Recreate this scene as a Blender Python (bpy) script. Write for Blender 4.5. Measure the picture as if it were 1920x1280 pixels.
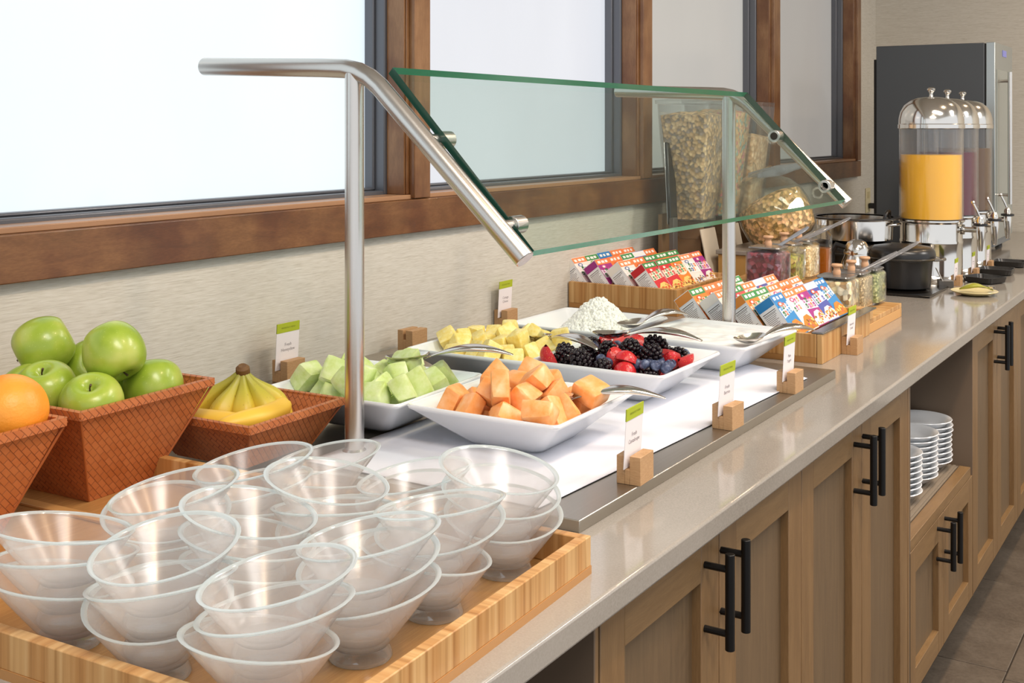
import bpy, math, random
from mathutils import Vector, Matrix, Euler
R = math.radians
rnd = random.Random(7)
sc = bpy.context.scene
for o in list(bpy.data.objects):
    bpy.data.objects.remove(o)

def lin(h):
    h = h.lstrip('#'); out = []
    for i in (0, 2, 4):
        c = int(h[i:i+2], 16)/255
        out.append(c/12.92 if c <= .04045 else ((c+.055)/1.055)**2.4)
    return (*out, 1)

# ------------------------------------------------------------------ camera
cam = bpy.data.cameras.new('camera'); co = bpy.data.objects.new('camera', cam)
sc.collection.objects.link(co); sc.camera = co
co.location = (1.541, 0, 1.34); co.rotation_euler = (R(90), 0, R(32.099))
cam.sensor_width = 36; cam.lens = 41.25; cam.shift_y = -402/1920
cam.clip_start = .05; cam.clip_end = 60
# ------------------------------------------------------------------ world, lights, exposure
w = bpy.data.worlds.new('world'); sc.world = w; w.use_nodes = True
w.node_tree.nodes['Background'].inputs[0].default_value = lin('#e4e7ec')
w.node_tree.nodes['Background'].inputs[1].default_value = .95
def area(name, loc, size, power, col, rot=(0, 0, 0), shape='RECTANGLE'):
    l = bpy.data.lights.new(name, 'AREA'); l.shape = shape; l.size = size[0]; l.size_y = size[1]
    l.energy = power; l.color = lin(col)[:3]
    o = bpy.data.objects.new(name, l); o.location = loc; o.rotation_euler = rot
    sc.collection.objects.link(o); return o
area('ceiling_panel_light', (1.9, .4, 2.66), (1.3, .5), 26, '#fff8f1')
area('ceiling_panel_light', (1.9, 2.4, 2.66), (1.3, .5), 26, '#fff8f1')
area('ceiling_panel_light', (3.4, 4.2, 2.66), (1.3, .5), 48, '#fff8f1')
for i, y in enumerate((.1, 1.3, 2.5, 3.7, 4.9)):
    area('added_highlight_disk', (1.62, y, 2.66), (.14, .14), 6.5, '#ffdcb4', shape='DISK')  # unseen disk lamps added for warm highlights on the metal
sc.view_settings.view_transform = 'Standard'; sc.view_settings.look = 'None'
sc.view_settings.gamma = 1; sc.view_settings.use_curve_mapping = False
sc.view_settings.exposure = .43
try:
    sc.cycles.transparent_max_bounces = 48; sc.cycles.max_bounces = 12
    sc.cycles.transmission_bounces = 10; sc.cycles.caustics_reflective = False; sc.cycles.caustics_refractive = False
except Exception: pass

# ------------------------------------------------------------------ materials
MATS = {}
def mat(name, col=None, rough=.5, metal=0, spec=.5, **kw):
    if name in MATS: return MATS[name]
    m = bpy.data.materials.new(name); m.use_nodes = True; MATS[name] = m
    b = m.node_tree.nodes['Principled BSDF']
    if col: b.inputs['Base Color'].default_value = lin(col) if isinstance(col, str) else col
    b.inputs['Roughness'].default_value = rough; b.inputs['Metallic'].default_value = metal
    b.inputs['Specular IOR Level'].default_value = spec
    for k, v in kw.items():
        b.inputs[k.replace('_', ' ')].default_value = v
    return m
class NT:
    def __init__(s, m): s.t = m.node_tree; s.b = s.t.nodes.get('Principled BSDF')
    def n(s, typ, **kw):
        n = s.t.nodes.new(typ)
        for k, v in kw.items(): setattr(n, k, v)
        return n
    def l(s, a, b): s.t.links.new(a, b)
    def coord(s, scale=(1, 1, 1), kind='Object', rot=(0, 0, 0), loc=(0, 0, 0)):
        tc = s.n('ShaderNodeTexCoord'); mp = s.n('ShaderNodeMapping')
        mp.inputs['Scale'].default_value = scale; mp.inputs['Rotation'].default_value = rot; mp.inputs['Location'].default_value = loc
        s.l(tc.outputs[kind], mp.inputs[0]); return mp.outputs[0]
    def noise(s, vec, scale, detail=4, rough=.55, dist=0):
        n = s.n('ShaderNodeTexNoise'); n.inputs['Scale'].default_value = scale; n.inputs['Detail'].default_value = detail
        n.inputs['Roughness'].default_value = rough; n.inputs['Distortion'].default_value = dist
        s.l(vec, n.inputs['Vector']); return n.outputs['Fac']
    def ramp(s, fac, stops, interp='LINEAR'):
        r = s.n('ShaderNodeValToRGB'); r.color_ramp.interpolation = interp
        e = r.color_ramp.elements
        while len(e) < len(stops): e.new(.5)
        for i, (p, c) in enumerate(stops):
            e[i].position = p; e[i].color = lin(c) if isinstance(c, str) else (c, c, c, 1)
        s.l(fac, r.inputs[0]); return r.outputs[0]
    def mix(s, fac, a, b, mode='MIX'):
        m = s.n('ShaderNodeMix', data_type='RGBA', blend_type=mode)
        for sock, v in ((m.inputs[0], fac), (m.inputs[6], a), (m.inputs[7], b)):
            if isinstance(v, (int, float)): sock.default_value = v
            elif isinstance(v, str): sock.default_value = lin(v)
            else: s.l(v, sock)
        return m.outputs[2]
    def bump(s, h, strength=.3, dist=.002):
        b = s.n('ShaderNodeBump'); b.inputs['Strength'].default_value = strength; b.inputs['Distance'].default_value = dist
        s.l(h, b.inputs['Height']); s.l(b.outputs[0], s.b.inputs['Normal'])
    def col(s, c): s.l(c, s.b.inputs['Base Color'])

def wood(name, stops, scale, rough=.45, fine=60, bump=.15, coat=0, patch=None):
    """grain along the axis with the small scale value"""
    m = mat(name, rough=rough); t = NT(m)
    v = t.coord(scale)
    a = t.noise(v, 4, 6, .6, .6); b = t.noise(v, fine, 3, .6)
    f = t.mix(.35, a, b)
    c = t.ramp(f, stops)
    if patch:
        p = t.noise(t.coord((1, 1, 1)), patch[0], 3, .5); c = t.mix(t.ramp(p, [(.42, 0.), (.62, 1.)]), c, patch[1], 'MULTIPLY')
    t.col(c); t.bump(b, bump, .001)
    m.node_tree.nodes['Principled BSDF'].inputs['Coat Weight'].default_value = coat
    return m
def bamboo(name, axis, light='#c79d66', dark='#a67a45', rough=.42):
    """edge-glued bamboo strips: strip run across `axis`"""
    m = mat(name, rough=rough); t = NT(m)
    sc_ = [3, 3, 3]; sc_[axis] = 130
    v = t.coord(tuple(sc_))
    a = t.noise(v, 1, 2, .5)
    sc2 = [.6, .6, .6]; sc2[axis] = 30
    b = t.noise(t.coord(tuple(sc2)), 1.3, 1, .4)
    c = t.ramp(a, [(.3, dark), (.5, light), (.7, '#d2ad7a')])
    c = t.mix(t.ramp(b, [(.4, 0.), (.6, .7)]), c, '#e2c8a4', 'MULTIPLY')
    t.col(c); t.bump(a, .08, .0006)
    return m
bam_x = bamboo('bamboo_strips_x', 0); bam_y = bamboo('bamboo_strips_y', 1); bam_z = bamboo('bamboo_strips_z', 2)
tray_floor = wood('bamboo_tray_floor', [(.3, '#9a6c3c'), (.5, '#ad7f4a'), (.7, '#bf925b')], (60, 2.2, 30), .3, 30, .05)
casing = wood('stained_casing_wood', [(.25, '#5a3b1c'), (.5, '#754d2a'), (.75, '#8d623a')], (6, 2.5, 12), .36, 40, .05, .15, (7, '#c9b09a'))
casing_v = wood('stained_casing_wood_upright_lit', [(.25, '#6e4a2a'), (.5, '#86603c'), (.75, '#9a7350')], (8, 10, 1.6), .34, 40, .05, .2, (6, '#cdb6a2'))  # same wood made lighter: window glare put into the upright colour
cab = wood('cabinet_wood', [(.25, '#6b5032'), (.5, '#7e613f'), (.75, '#8e6f4a')], (14, 14, 1.3), .42, 40, .12)
cabh = wood('cabinet_wood_crosswise', [(.25, '#6e5334'), (.5, '#816441'), (.75, '#91724c')], (14, 1.3, 14), .42, 40, .12)
cabp = wood('cabinet_panel_wood', [(.25, '#5c4a34'), (.5, '#6c573e'), (.75, '#7a6447')], (26, 26, 1.4), .48, 60, .2)
cabin = mat('cabinet_interior', '#6b5a49', .6)
cabdark = mat('cabinet_gap_dark', '#2a231c', .7)

def wallpaper(name, along):
    m = mat(name, '#c9c3b5', .75); t = NT(m)
    s1 = [9, 9, 260]; s1[1-along] = 260 if False else 9
    v = t.coord((11, 11, 300)); a = t.noise(v, 1, 3, .6, .3)
    v2 = t.coord((40, 40, 620)); b = t.noise(v2, 1, 2, .5)
    f = t.mix(.5, a, b)
    t.col(t.ramp(f, [(.3, '#b6b1a5'), (.48, '#c9c5ba'), (.64, '#d3d0c7')])); t.bump(f, .35, .0012)
    return m
wp = wallpaper('woven_wallpaper', 1)
quartz = mat('quartz_countertop', '#a39c92', .09, spec=.6); t = NT(quartz)
a = t.noise(t.coord((1, 1, 1)), 420, 2, .7); b = t.noise(t.coord((1.2, .5, 1)), 5, 4, .55)
c = t.ramp(a, [(.3, '#88827a'), (.5, '#938d84'), (.72, '#9e9890')]); t.col(t.mix(t.ramp(b, [(.35, 0.), (.65, .55)]), c, '#a8a29a', 'MIX'))
tile = mat('floor_tile_stone', '#5f564c', .45); t = NT(tile)
a = t.noise(t.coord((1, 1, 1), 'Object'), 5, 8, .7); b = t.noise(t.coord((1, 1, 1)), 90, 3, .7)
t.col(t.mix(.3, t.ramp(a, [(.3, '#4a4036'), (.5, '#62574b'), (.7, '#7a6f62')]), t.ramp(b, [(.35, '#4f463c'), (.6, '#75695c')]))); t.bump(b, .1, .001)
grout = mat('floor_grout', '#463e36', .8)
steel = mat('brushed_steel', '#cfcac2', .22, 1)
def brushed(name, col, rough, stretch):
    m = mat(name, col, rough, 1); t = NT(m)
    a = t.noise(t.coord(stretch), 1, 3, .6)
    rr = t.n('ShaderNodeMapRange'); rr.inputs[3].default_value = rough-.06; rr.inputs[4].default_value = rough+.1
    t.l(a, rr.inputs[0]); t.l(rr.outputs[0], t.b.inputs['Roughness']); t.bump(a, .05, .0005); return m
plate_steel = brushed('brushed_plate_steel', '#b4aea4', .3, (220, 4, 60))
tube_steel = mat('brushed_tube_steel', '#d2cec8', .27, 1)
chrome = mat('polished_chrome', '#dedad3', .13, 1)
spoonm = mat('polished_spoon_steel', '#d8d2c8', .18, 1)
white_cer = mat('white_porcelain', '#eef0f2', .16, spec=.6, Coat_Weight=.3)
black = mat('black_handle_metal', '#100f0f', .38, .3)
blackpl = mat('black_enamel', '#1d1c1c', .3)
paper = mat('white_card_stock', '#e9e4e6', .7)
green_pr = mat('lime_green_print', '#a9b626', .7)
ink = mat('grey_ink', '#8b8488', .8)
darkink = mat('black_ink', '#3a3436', .8)
grayframe = mat('grey_window_gasket', '#62656c', .35, .3)
fabric = mat('white_cloth_mat', '#d9dbe4', .8)
cardboard = mat('cardboard_brown', '#7d6347', .7)
wicker = mat('woven_terracotta_leaf', rough=.45); t = NT(wicker)

def mixglass(name, tint, base_fac, edge_fac, body, rough=.05, gloss=.12, bodyrough=.4, blend=.35):
    """thin-walled clear material: tinted see-through share, a milky share and a reflection"""
    m = bpy.data.materials.new(name); m.use_nodes = True; MATS[name] = m
    nt = m.node_tree; nt.nodes.clear()
    out = nt.nodes.new('ShaderNodeOutputMaterial')
    tr = nt.nodes.new('ShaderNodeBsdfTransparent'); tr.inputs[0].default_value = lin(tint)
    df = nt.nodes.new('ShaderNodeBsdfDiffuse'); df.inputs[0].default_value = lin(body)
    tl = nt.nodes.new('ShaderNodeBsdfTranslucent'); tl.inputs[0].default_value = lin(body)
    mx = nt.nodes.new('ShaderNodeMixShader'); mx.inputs[0].default_value = .62
    nt.links.new(df.outputs[0], mx.inputs[1]); nt.links.new(tl.outputs[0], mx.inputs[2])
    lw = nt.nodes.new('ShaderNodeLayerWeight'); lw.inputs[0].default_value = blend
    mr = nt.nodes.new('ShaderNodeMapRange'); mr.inputs[3].default_value = base_fac; mr.inputs[4].default_value = edge_fac
    nt.links.new(lw.outputs['Facing'], mr.inputs[0])
    m1 = nt.nodes.new('ShaderNodeMixShader'); nt.links.new(mr.outputs[0], m1.inputs[0])
    nt.links.new(tr.outputs[0], m1.inputs[1]); nt.links.new(mx.outputs[0], m1.inputs[2])
    gl = nt.nodes.new('ShaderNodeBsdfGlossy'); gl.inputs['Roughness'].default_value = rough
    lf = nt.nodes.new('ShaderNodeLayerWeight'); lf.inputs[0].default_value = .5
    pw = nt.nodes.new('ShaderNodeMath'); pw.operation = 'POWER'; nt.links.new(lf.outputs['Facing'], pw.inputs[0]); pw.inputs[1].default_value = 4.5
    mu = nt.nodes.new('ShaderNodeMath'); mu.operation = 'MULTIPLY_ADD'; mu.inputs[1].default_value = .95; mu.inputs[2].default_value = gloss*.5; mu.use_clamp = True
    nt.links.new(pw.outputs[0], mu.inputs[0])
    m2 = nt.nodes.new('ShaderNodeMixShader'); nt.links.new(mu.outputs[0], m2.inputs[0])
    nt.links.new(m1.outputs[0], m2.inputs[1]); nt.links.new(gl.outputs[0], m2.inputs[2])
    nt.links.new(m2.outputs[0], out.inputs[0]); return m
bowl_glass = mixglass('frosted_bowl_glass', '#fefefe', .10, .50, '#fdfbfa', .22, .05, blend=.25)
bowl_rim = mixglass('bowl_rim_glass', '#f4fbfb', .66, .9, '#f2fcff', .08, .1)
bowl_base = mixglass('clear_bowl_base_glass', '#fafcfc', .16, .5, '#ffffff', .04, .3)
pane_glass = mixglass('guard_pane_glass', '#f1f8f4', .006, .012, '#cfe3da', .0, .05)
pane_edge = mat('green_glass_edge', '#0fa878', .2, spec=.8)
pane_side = mat('dark_green_glass_side', '#1d4d3f', .2, spec=.8)
jar_glass = mixglass('clear_jar_glass', '#fafbfa', .005, .16, '#d9ddd6', .03, .06)
acrylic = mixglass('clear_acrylic', '#fdfdfd', .01, .16, '#e7e9ea', .05, .05)

# ------------------------------------------------------------------ mesh building
class MB:
    def __init__(s): s.v = []; s.f = []; s.m = []
    def add(s, vs, fs, mi=0, M=None):
        k = len(s.v)
        s.v += [tuple(M @ Vector(p)) for p in vs] if M is not None else [tuple(p) for p in vs]
        for f in fs: s.f.append(tuple(i+k for i in f)); s.m.append(mi)
        return s
    def box(s, x0, x1, y0, y1, z0, z1, mi=0, M=None):
        return s.add([(x0,y0,z0),(x1,y0,z0),(x1,y1,z0),(x0,y1,z0),(x0,y0,z1),(x1,y0,z1),(x1,y1,z1),(x0,y1,z1)],
                     [(0,3,2,1),(4,5,6,7),(0,1,5,4),(1,2,6,5),(2,3,7,6),(3,0,4,7)], mi, M)
    def rings(s, rings, closed=True, cap0=True, cap1=True, mi=0, M=None, mis=None):
        n = len(rings[0]); vs = [p for r in rings for p in r]; k = len(s.v)
        s.v += [tuple(M @ Vector(p)) for p in vs] if M is not None else [tuple(p) for p in vs]
        for i in range(len(rings)-1):
            for j in range(n if closed else n-1):
                a = i*n+j; b = i*n+(j+1) % n
                s.f.append((k+a, k+b, k+b+n, k+a+n)); s.m.append(mis[i] if mis else mi)
        if cap0: s.f.append(tuple(k+j for j in reversed(range(n)))); s.m.append(mis[0] if mis else mi)
        if cap1: s.f.append(tuple(k+(len(rings)-1)*n+j for j in range(n))); s.m.append(mis[-1] if mis else mi)
        return s
    def lathe(s, prof, seg=32, c=(0, 0, 0), mi=0, M=None, cap0=True, cap1=True, mis=None):
        T = Matrix.Translation(c); T = M @ T if M is not None else T
        rings = [[(max(r, 1e-5)*math.cos(2*math.pi*j/seg), max(r, 1e-5)*math.sin(2*math.pi*j/seg), z) for j in range(seg)] for r, z in prof]
        return s.rings(rings, True, cap0, cap1, mi, T, mis)
    def tube(s, path, r, seg=16, mi=0, M=None, caps=True, flat=1.0):
        P = [Vector(p) for p in path]; rr = r if isinstance(r, (list, tuple)) else [r]*len(P)
        rings = []; up = None
        for i, p in enumerate(P):
            d = (P[min(i+1, len(P)-1)]-P[max(i-1, 0)]).normalized()
            if up is None: up = Vector((0, 0, 1)) if abs(d.z) < .9 else Vector((1, 0, 0))
            x = d.cross(up).normalized(); up = x.cross(d).normalized()
            rings.append([tuple(p+x*rr[i]*math.cos(2*math.pi*j/seg)+up*rr[i]*flat*math.sin(2*math.pi*j/seg)) for j in range(seg)])
        return s.rings(rings, True, caps, caps, mi, M)
    def build(s, name, mats, parent=None, loc=None, rot=None, smooth=True, ang=35, bevel=0, bseg=2):
        me = bpy.data.meshes.new(name); me.from_pydata(s.v, [], s.f)
        for m in (mats if isinstance(mats, (list, tuple)) else [mats]): me.materials.append(m)
        me.polygons.foreach_set('material_index', s.m); me.update()
        fix(me)
        if smooth: me.shade_smooth(); me.set_sharp_from_angle(angle=R(ang))
        o = bpy.data.objects.new(name, me); sc.collection.objects.link(o)
        if parent is not None: o.parent = parent
        if loc: o.location = loc
        if rot: o.rotation_euler = rot
        if bevel:
            b = o.modifiers.new('bevel', 'BEVEL'); b.width = bevel; b.segments = bseg; b.limit_method = 'ANGLE'; b.angle_limit = R(40)
            b.harden_normals = False
        return o
def fix(me):
    import bmesh
    b = bmesh.new(); b.from_mesh(me); bmesh.ops.recalc_face_normals(b, faces=b.faces); b.to_mesh(me); b.free()
def thing(name, label, cat, loc=(0, 0, 0), rz=0, group=None):
    o = bpy.data.objects.new(name, None); sc.collection.objects.link(o); o.empty_display_size = .02
    o.location = loc; o.rotation_euler = (0, 0, rz); return tag(o, label, cat, group)
def tag(o, label, cat, group=None):
    o['label'] = label; o['category'] = cat
    if group: o['group'] = group
    return o
def struct(o): o['kind'] = 'structure'; return o
def dup(src, loc=None, rot=None, label=None, group=None, parent=None):
    c = src.copy(); sc.collection.objects.link(c)
    if parent is not None: c.parent = parent
    if loc is not None: c.location = loc
    if rot is not None: c.rotation_euler = rot
    if label: c['label'] = label
    if group: c['group'] = group
    for ch in list(src.children): dup(ch, parent=c)
    return c
def rsq(hx, hy, z, cr, n=4, cx=0, cy=0):
    pts = []
    for q, (sx, sy) in enumerate(((1, 1), (-1, 1), (-1, -1), (1, -1))):
        for k in range(n+1):
            a = math.pi/2*(q+k/n)
            pts.append((cx+sx*(hx-cr)+cr*math.cos(a), cy+sy*(hy-cr)+cr*math.sin(a), z))
    return pts
def textmesh(s, size, m, parent, loc, rot, align='CENTER', depth=0):
    cu = bpy.data.curves.new('lettering', 'FONT'); cu.body = s; cu.size = size; cu.align_x = align; cu.align_y = 'CENTER'; cu.resolution_u = 2
    cu.extrude = depth
    to = bpy.data.objects.new('lettering', cu); me = bpy.data.meshes.new_from_object(to)
    bpy.data.objects.remove(to); me.materials.clear(); me.materials.append(m)
    o = bpy.data.objects.new('lettering', me); sc.collection.objects.link(o); o.parent = parent; o.location = loc; o.rotation_euler = rot
    return o
CT = .86
# ------------------------------------------------------------------ room shell
# wicker weave
t = NT(wicker)
br = t.n('ShaderNodeTexBrick'); br.inputs['Scale'].default_value = 1
v = t.coord((1, 1, 1), 'UV', rot=(0, 0, R(45)))
t.l(v, br.inputs['Vector'])
br.inputs['Color1'].default_value = lin('#b0602f'); br.inputs['Color2'].default_value = lin('#c0703f'); br.inputs['Mortar'].default_value = lin('#7d3b19')
br.inputs['Mortar Size'].default_value = .00065; br.inputs['Brick Width'].default_value = .015; br.inputs['Row Height'].default_value = .0075; br.inputs['Mortar Smooth'].default_value = .6
nn = t.noise(t.coord((1, 1, 1)), 40, 3); t.col(t.mix(t.ramp(nn, [(.35, 0.), (.7, .5)]), br.outputs['Color'], '#bf7746'))
inv = t.n('ShaderNodeMath', operation='SUBTRACT'); inv.inputs[0].default_value = 1; t.l(br.outputs['Fac'], inv.inputs[1]); t.bump(inv.outputs[0], .7, .0012)

Z1, Z2 = 1.184, 2.25            # window opening heights
Y0 = -1.6
openings = [(-1.2, .93), (1.02, 2.02), (2.098, 3.15), (3.232, 4.285), (4.375, 5.41)]
wl = MB(); wl.box(-.16, 0, Y0, 5.95, 0, Z1-.005); wl.box(-.16, 0, Y0, 5.95, Z2+.005, 2.75)
edges = [Y0] + [e for op in openings for e in op] + [5.95]
for i in range(0, len(edges), 2): wl.box(-.16, 0, edges[i], edges[i+1], Z1-.005, Z2+.005)
struct(wl.build('wall_back', wp, smooth=False))
struct(MB().box(-.16, 4.6, 5.8, 5.95, 0, 2.75).build('wall_end', wp, smooth=False))
struct(MB().box(-.16, 4.6, Y0, 5.95, 2.75, 2.85).build('ceiling', mat('ceiling_paint', '#dcd8d0', .9), smooth=False))
fl = struct(MB().box(-.16, 4.6, Y0, 5.95, -.06, -.006).build('floor', grout, smooth=False))
# floor tiles, each its own piece
tme = MB(); tme.rings([rsq(.1485, .2985, -.006, .001, 1), rsq(.1485, .2985, -.001, .001, 1), rsq(.147, .297, 0, .001, 1)], cap0=False)
tile0 = None
for ix in range(8):
    for iy in range(9):
        x = 1.039+.15-.6+.3*ix; y = 3.095-.3-.6*3+.6*iy + (0 if ix % 2 else .555)
        if y > 5.5 or (x < .8): continue
        if tile0 is None: tile0 = tme.build('tile', tile, fl, (x, y, 0), smooth=False)
        else: dup(tile0, (x, y, 0), parent=fl)

# casing: bottom rail, uprights, bead
tr = MB(); tr.box(-.03, .02, Y0, 5.475, 1.112, Z1)
struct(tr.build('trim_1', casing, bevel=.002))
bd = MB(); bd.box(-.045, .010, Y0, 5.44, Z1, Z1+.010)
struct(bd.build('trim_2', mat('casing_bead_light', '#a37a58', .35), bevel=.0015))
ups = [(.94, 1.01), (2.03, 2.088), (3.16, 3.222), (4.295, 4.365), (5.42, 5.475)]
for k, (a, b) in enumerate(ups):
    u = MB(); u.box(-.045, .02, a, b, Z1+.002, Z2)
    u.box(-.045, .006, a-.01, a, Z1+.0102, Z2); u.box(-.045, .006, b, b+.01, Z1+.0102, Z2)
    struct(u.build('trim_%d' % (k+3), casing_v, bevel=.0018))
struct(MB().box(-.03, .02, Y0, 5.475, Z2, Z2+.08).build('trim_9', casing, bevel=.002))
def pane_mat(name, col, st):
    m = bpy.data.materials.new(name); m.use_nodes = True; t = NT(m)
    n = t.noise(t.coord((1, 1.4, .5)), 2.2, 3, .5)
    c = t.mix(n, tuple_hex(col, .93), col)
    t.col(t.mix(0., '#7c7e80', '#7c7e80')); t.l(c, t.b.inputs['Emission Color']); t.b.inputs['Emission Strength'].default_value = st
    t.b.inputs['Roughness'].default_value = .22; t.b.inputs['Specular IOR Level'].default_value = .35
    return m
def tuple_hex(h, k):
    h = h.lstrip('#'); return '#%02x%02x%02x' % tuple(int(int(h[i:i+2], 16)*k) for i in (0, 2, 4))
pm = [pane_mat('frosted_pane_daylight', '#e2f2fc', .71), pane_mat('frosted_pane_daylight_near', '#e4f4fd', .74), pane_mat('frosted_pane_glow_cool', '#dfe4ee', .64),
      pane_mat('frosted_pane_glow_dim', '#d6d3cc', .44), pane_mat('frosted_pane_glow_faint', '#cfcac3', .34)]  # daylight put into each pane's emission, dimmer for the farther windows
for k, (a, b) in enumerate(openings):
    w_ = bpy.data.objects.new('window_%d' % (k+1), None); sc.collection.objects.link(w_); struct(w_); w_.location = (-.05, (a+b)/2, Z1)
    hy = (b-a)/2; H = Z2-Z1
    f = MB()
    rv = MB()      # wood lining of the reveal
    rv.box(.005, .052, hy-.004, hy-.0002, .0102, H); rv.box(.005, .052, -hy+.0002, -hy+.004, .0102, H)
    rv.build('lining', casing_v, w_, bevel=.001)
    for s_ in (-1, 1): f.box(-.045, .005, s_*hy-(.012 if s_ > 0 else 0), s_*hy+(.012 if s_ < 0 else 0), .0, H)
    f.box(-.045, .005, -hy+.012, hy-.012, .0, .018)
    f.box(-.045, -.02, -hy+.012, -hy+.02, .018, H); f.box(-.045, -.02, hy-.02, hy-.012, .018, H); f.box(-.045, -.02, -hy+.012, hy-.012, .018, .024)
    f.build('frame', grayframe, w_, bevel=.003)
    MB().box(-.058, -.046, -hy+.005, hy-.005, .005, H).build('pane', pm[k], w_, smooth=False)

# ------------------------------------------------------------------ countertop
ct = MB(); ct.box(.001, .982, Y0, 5.798, .83, CT)
tag(ct.build('countertop', quartz, bevel=.004, bseg=3), 'long speckled grey stone worktop running along the wall over the cabinets', 'countertop')

# ------------------------------------------------------------------ cabinets
def handle(parent, y, z0, z1, x=.022):
    h = MB(); xx = x+.034
    h.tube([(xx, y, z0), (xx, y, z1)], .0062, 14)
    for z in (z0+.02, z1-.02): h.tube([(x-.002, y, z), (xx, y, z)], .0045, 10)
    return h.build('handle', black, parent, bevel=.0008)
def door(root, y0, y1, z0, z1, hy, hz0, hz1, st=.058):
    X = 0; T = .022
    g = .0015; a, b, c, e = y0+g, y1-g, z0, z1
    o = MB().box(X, T-.013, a+st-.001, b-st+.001, c+st-.001, e-st-.003).build('door', cabp, root, smooth=False)
    MB().box(X, T, a, a+st, c, e).build('stile', cab, o, bevel=.0012); MB().box(X, T, b-st, b, c, e).build('stile', cab, o, bevel=.0012)
    MB().box(X, T-.0003, a+st, b-st, e-st-.004, e).build('rail', cabh, o, bevel=.0008); MB().box(X, T-.0003, a+st, b-st, c, c+st).build('rail', cabh, o, bevel=.0008)
    handle(o, hy, hz0, hz1); return o
XF = .934
def carcass(root, L, z0=.165, z1=.829, inner=False):
    c = MB(); c.box(-.6, 0, 0, .018, z0, z1); c.box(-.6, 0, L-.018, L, z0, z1); c.box(-.6, -.59, .018, L-.018, z0, z1)
    c.box(-.59, 0, .018, L-.018, z0, z0+.018); c.box(-.59, -.0, .018, L-.018, z1-.018, z1)
    c.build('carcass', cab if not inner else [cab], root, smooth=False)
    MB().box(-.59, -.06, .0, L, .0, .165).build('toe_kick', mat('toe_kick_dark', '#2e2822', .7), root, smooth=False)
units = [(1.109, 1.776, 'second cabinet from the near end, two doors below the bowl tray'),
         (1.776, 2.444, 'two-door cabinet left of the open plate niche'),
         (3.114, 3.782, 'two-door cabinet just past the open plate niche'),
         (3.782, 4.45, 'two-door cabinet below the juice dispensers'),
         (4.45, 5.12, 'two-door cabinet before the last one at the end wall'),
         (5.12, 5.79, 'last two-door cabinet against the end wall')]
for k, (a, b, lb) in enumerate(units):
    r = thing('base_cabinet', 'brown oak ' + lb, 'cabinet', (XF, a, 0), group='wooden base cabinets under the worktop')
    L = b-a; carcass(r, L)
    door(r, 0, L/2, .165, .826, L/2-.049, .683, .804); door(r, L/2, L, .165, .826, L/2+.009 if False else L/2+.006+.0 , .686, .806)
# niche cabinet (plates above, doors below)
def niche(y0, y1, lb, doors=True):
    r = thing('niche_cabinet', lb, 'cabinet', (XF, y0, 0), group='wooden base cabinets under the worktop'); L = y1-y0
    c = MB(); c.box(-.6, .022, 0, .022, .165, .829); c.box(-.6, .022, L-.010, L, .165, .829)
    c.box(-.6, -.59, .022, L-.010, .165, .829); c.box(-.59, .0, .022, L-.010, .47, .488); c.box(-.59, 0, .022, L-.010, .165, .18)
    c.build('carcass', cabin, r, smooth=False)
    e = MB(); e.box(-.004, .022, .024, L-.032, .470, .494); e.build('shelf_edge', cabh, r, bevel=.001)
    for q0, q1 in ((-.0004, .0124), (L-.0075, L)): MB().box(.0, .0225, q0, q1, .165, .829).build('stile', cab, r, bevel=.0008)
    MB().box(-.59, -.06, 0, L, .0, .165).build('toe_kick', MATS['toe_kick_dark'], r, smooth=False)
    if doors:
        door(r, .016, L/2, .165, .468, L/2-.065, .360, .479-.012, .05); door(r, L/2, L-.004, .165, .468, L/2+.007, .355, .470, .05)
    return r
niche(.43, 1.105, 'open niche cabinet at the near end under the bowl tray')
nr = niche(2.444, 3.112, 'cabinet with an open niche of stacked white plates over two small doors')
ln = MB(); ln.box(-.55, -.008, .024, .636, .4885, .4915)
ln.build('shelf_liner', mat('shelf_liner_grey', '#857868', .6), nr, smooth=False)
rb0 = MB()
for i in range(48): x = -.545+i*.0112; rb0.box(x, x+.006, .024, .636, .4915, .494)
rb0 = rb0.build('liner_ribs', MATS['shelf_liner_grey'], nr, smooth=False); rb0['kind'] = 'stuff'

# plates in the niche: each its own
def plate_proto():
    r = .073
    m = MB(); prof = [(.034, 0), (.036, .001), (.056, .009), (.064, .018), (r, .0225), (r+.0012, .0238), (r, .0252), (.0625, .0215), (.055, .0125), (.036, .0045), (0, .004)]
    m.lathe(prof, 40, cap1=False); return m.build('soup_plate', white_cer)
pp = plate_proto(); first = True
cols = [(.850, 3.024, 9, 'farthest stack'), (.848, 2.875, 9, 'third stack back'), (.845, 2.727, 8, 'second stack back'), (.845, 2.579, 9, 'nearest stack')]
ordn = ['bottom', 'second lowest', 'third lowest', 'fourth lowest', 'fifth lowest', 'sixth lowest', 'seventh lowest', 'next to topmost', 'topmost']
for (x, y, n, lb) in cols:
    for k in range(n):
        nm = 'topmost' if k == n-1 else ordn[k]
        l = 'white wide-rimmed soup plate in the niche, %s of the %s' % (nm, lb)
        loc = (x+rnd.uniform(-.0015, .0015), y+rnd.uniform(-.0015, .0015), .4945+k*.0122)
        if first: pp.location = loc; tag(pp, l, 'plate', 'white plates stacked in the niche'); first = False
        else: dup(pp, loc, (0, 0, rnd.uniform(0, 6)), l)
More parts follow.
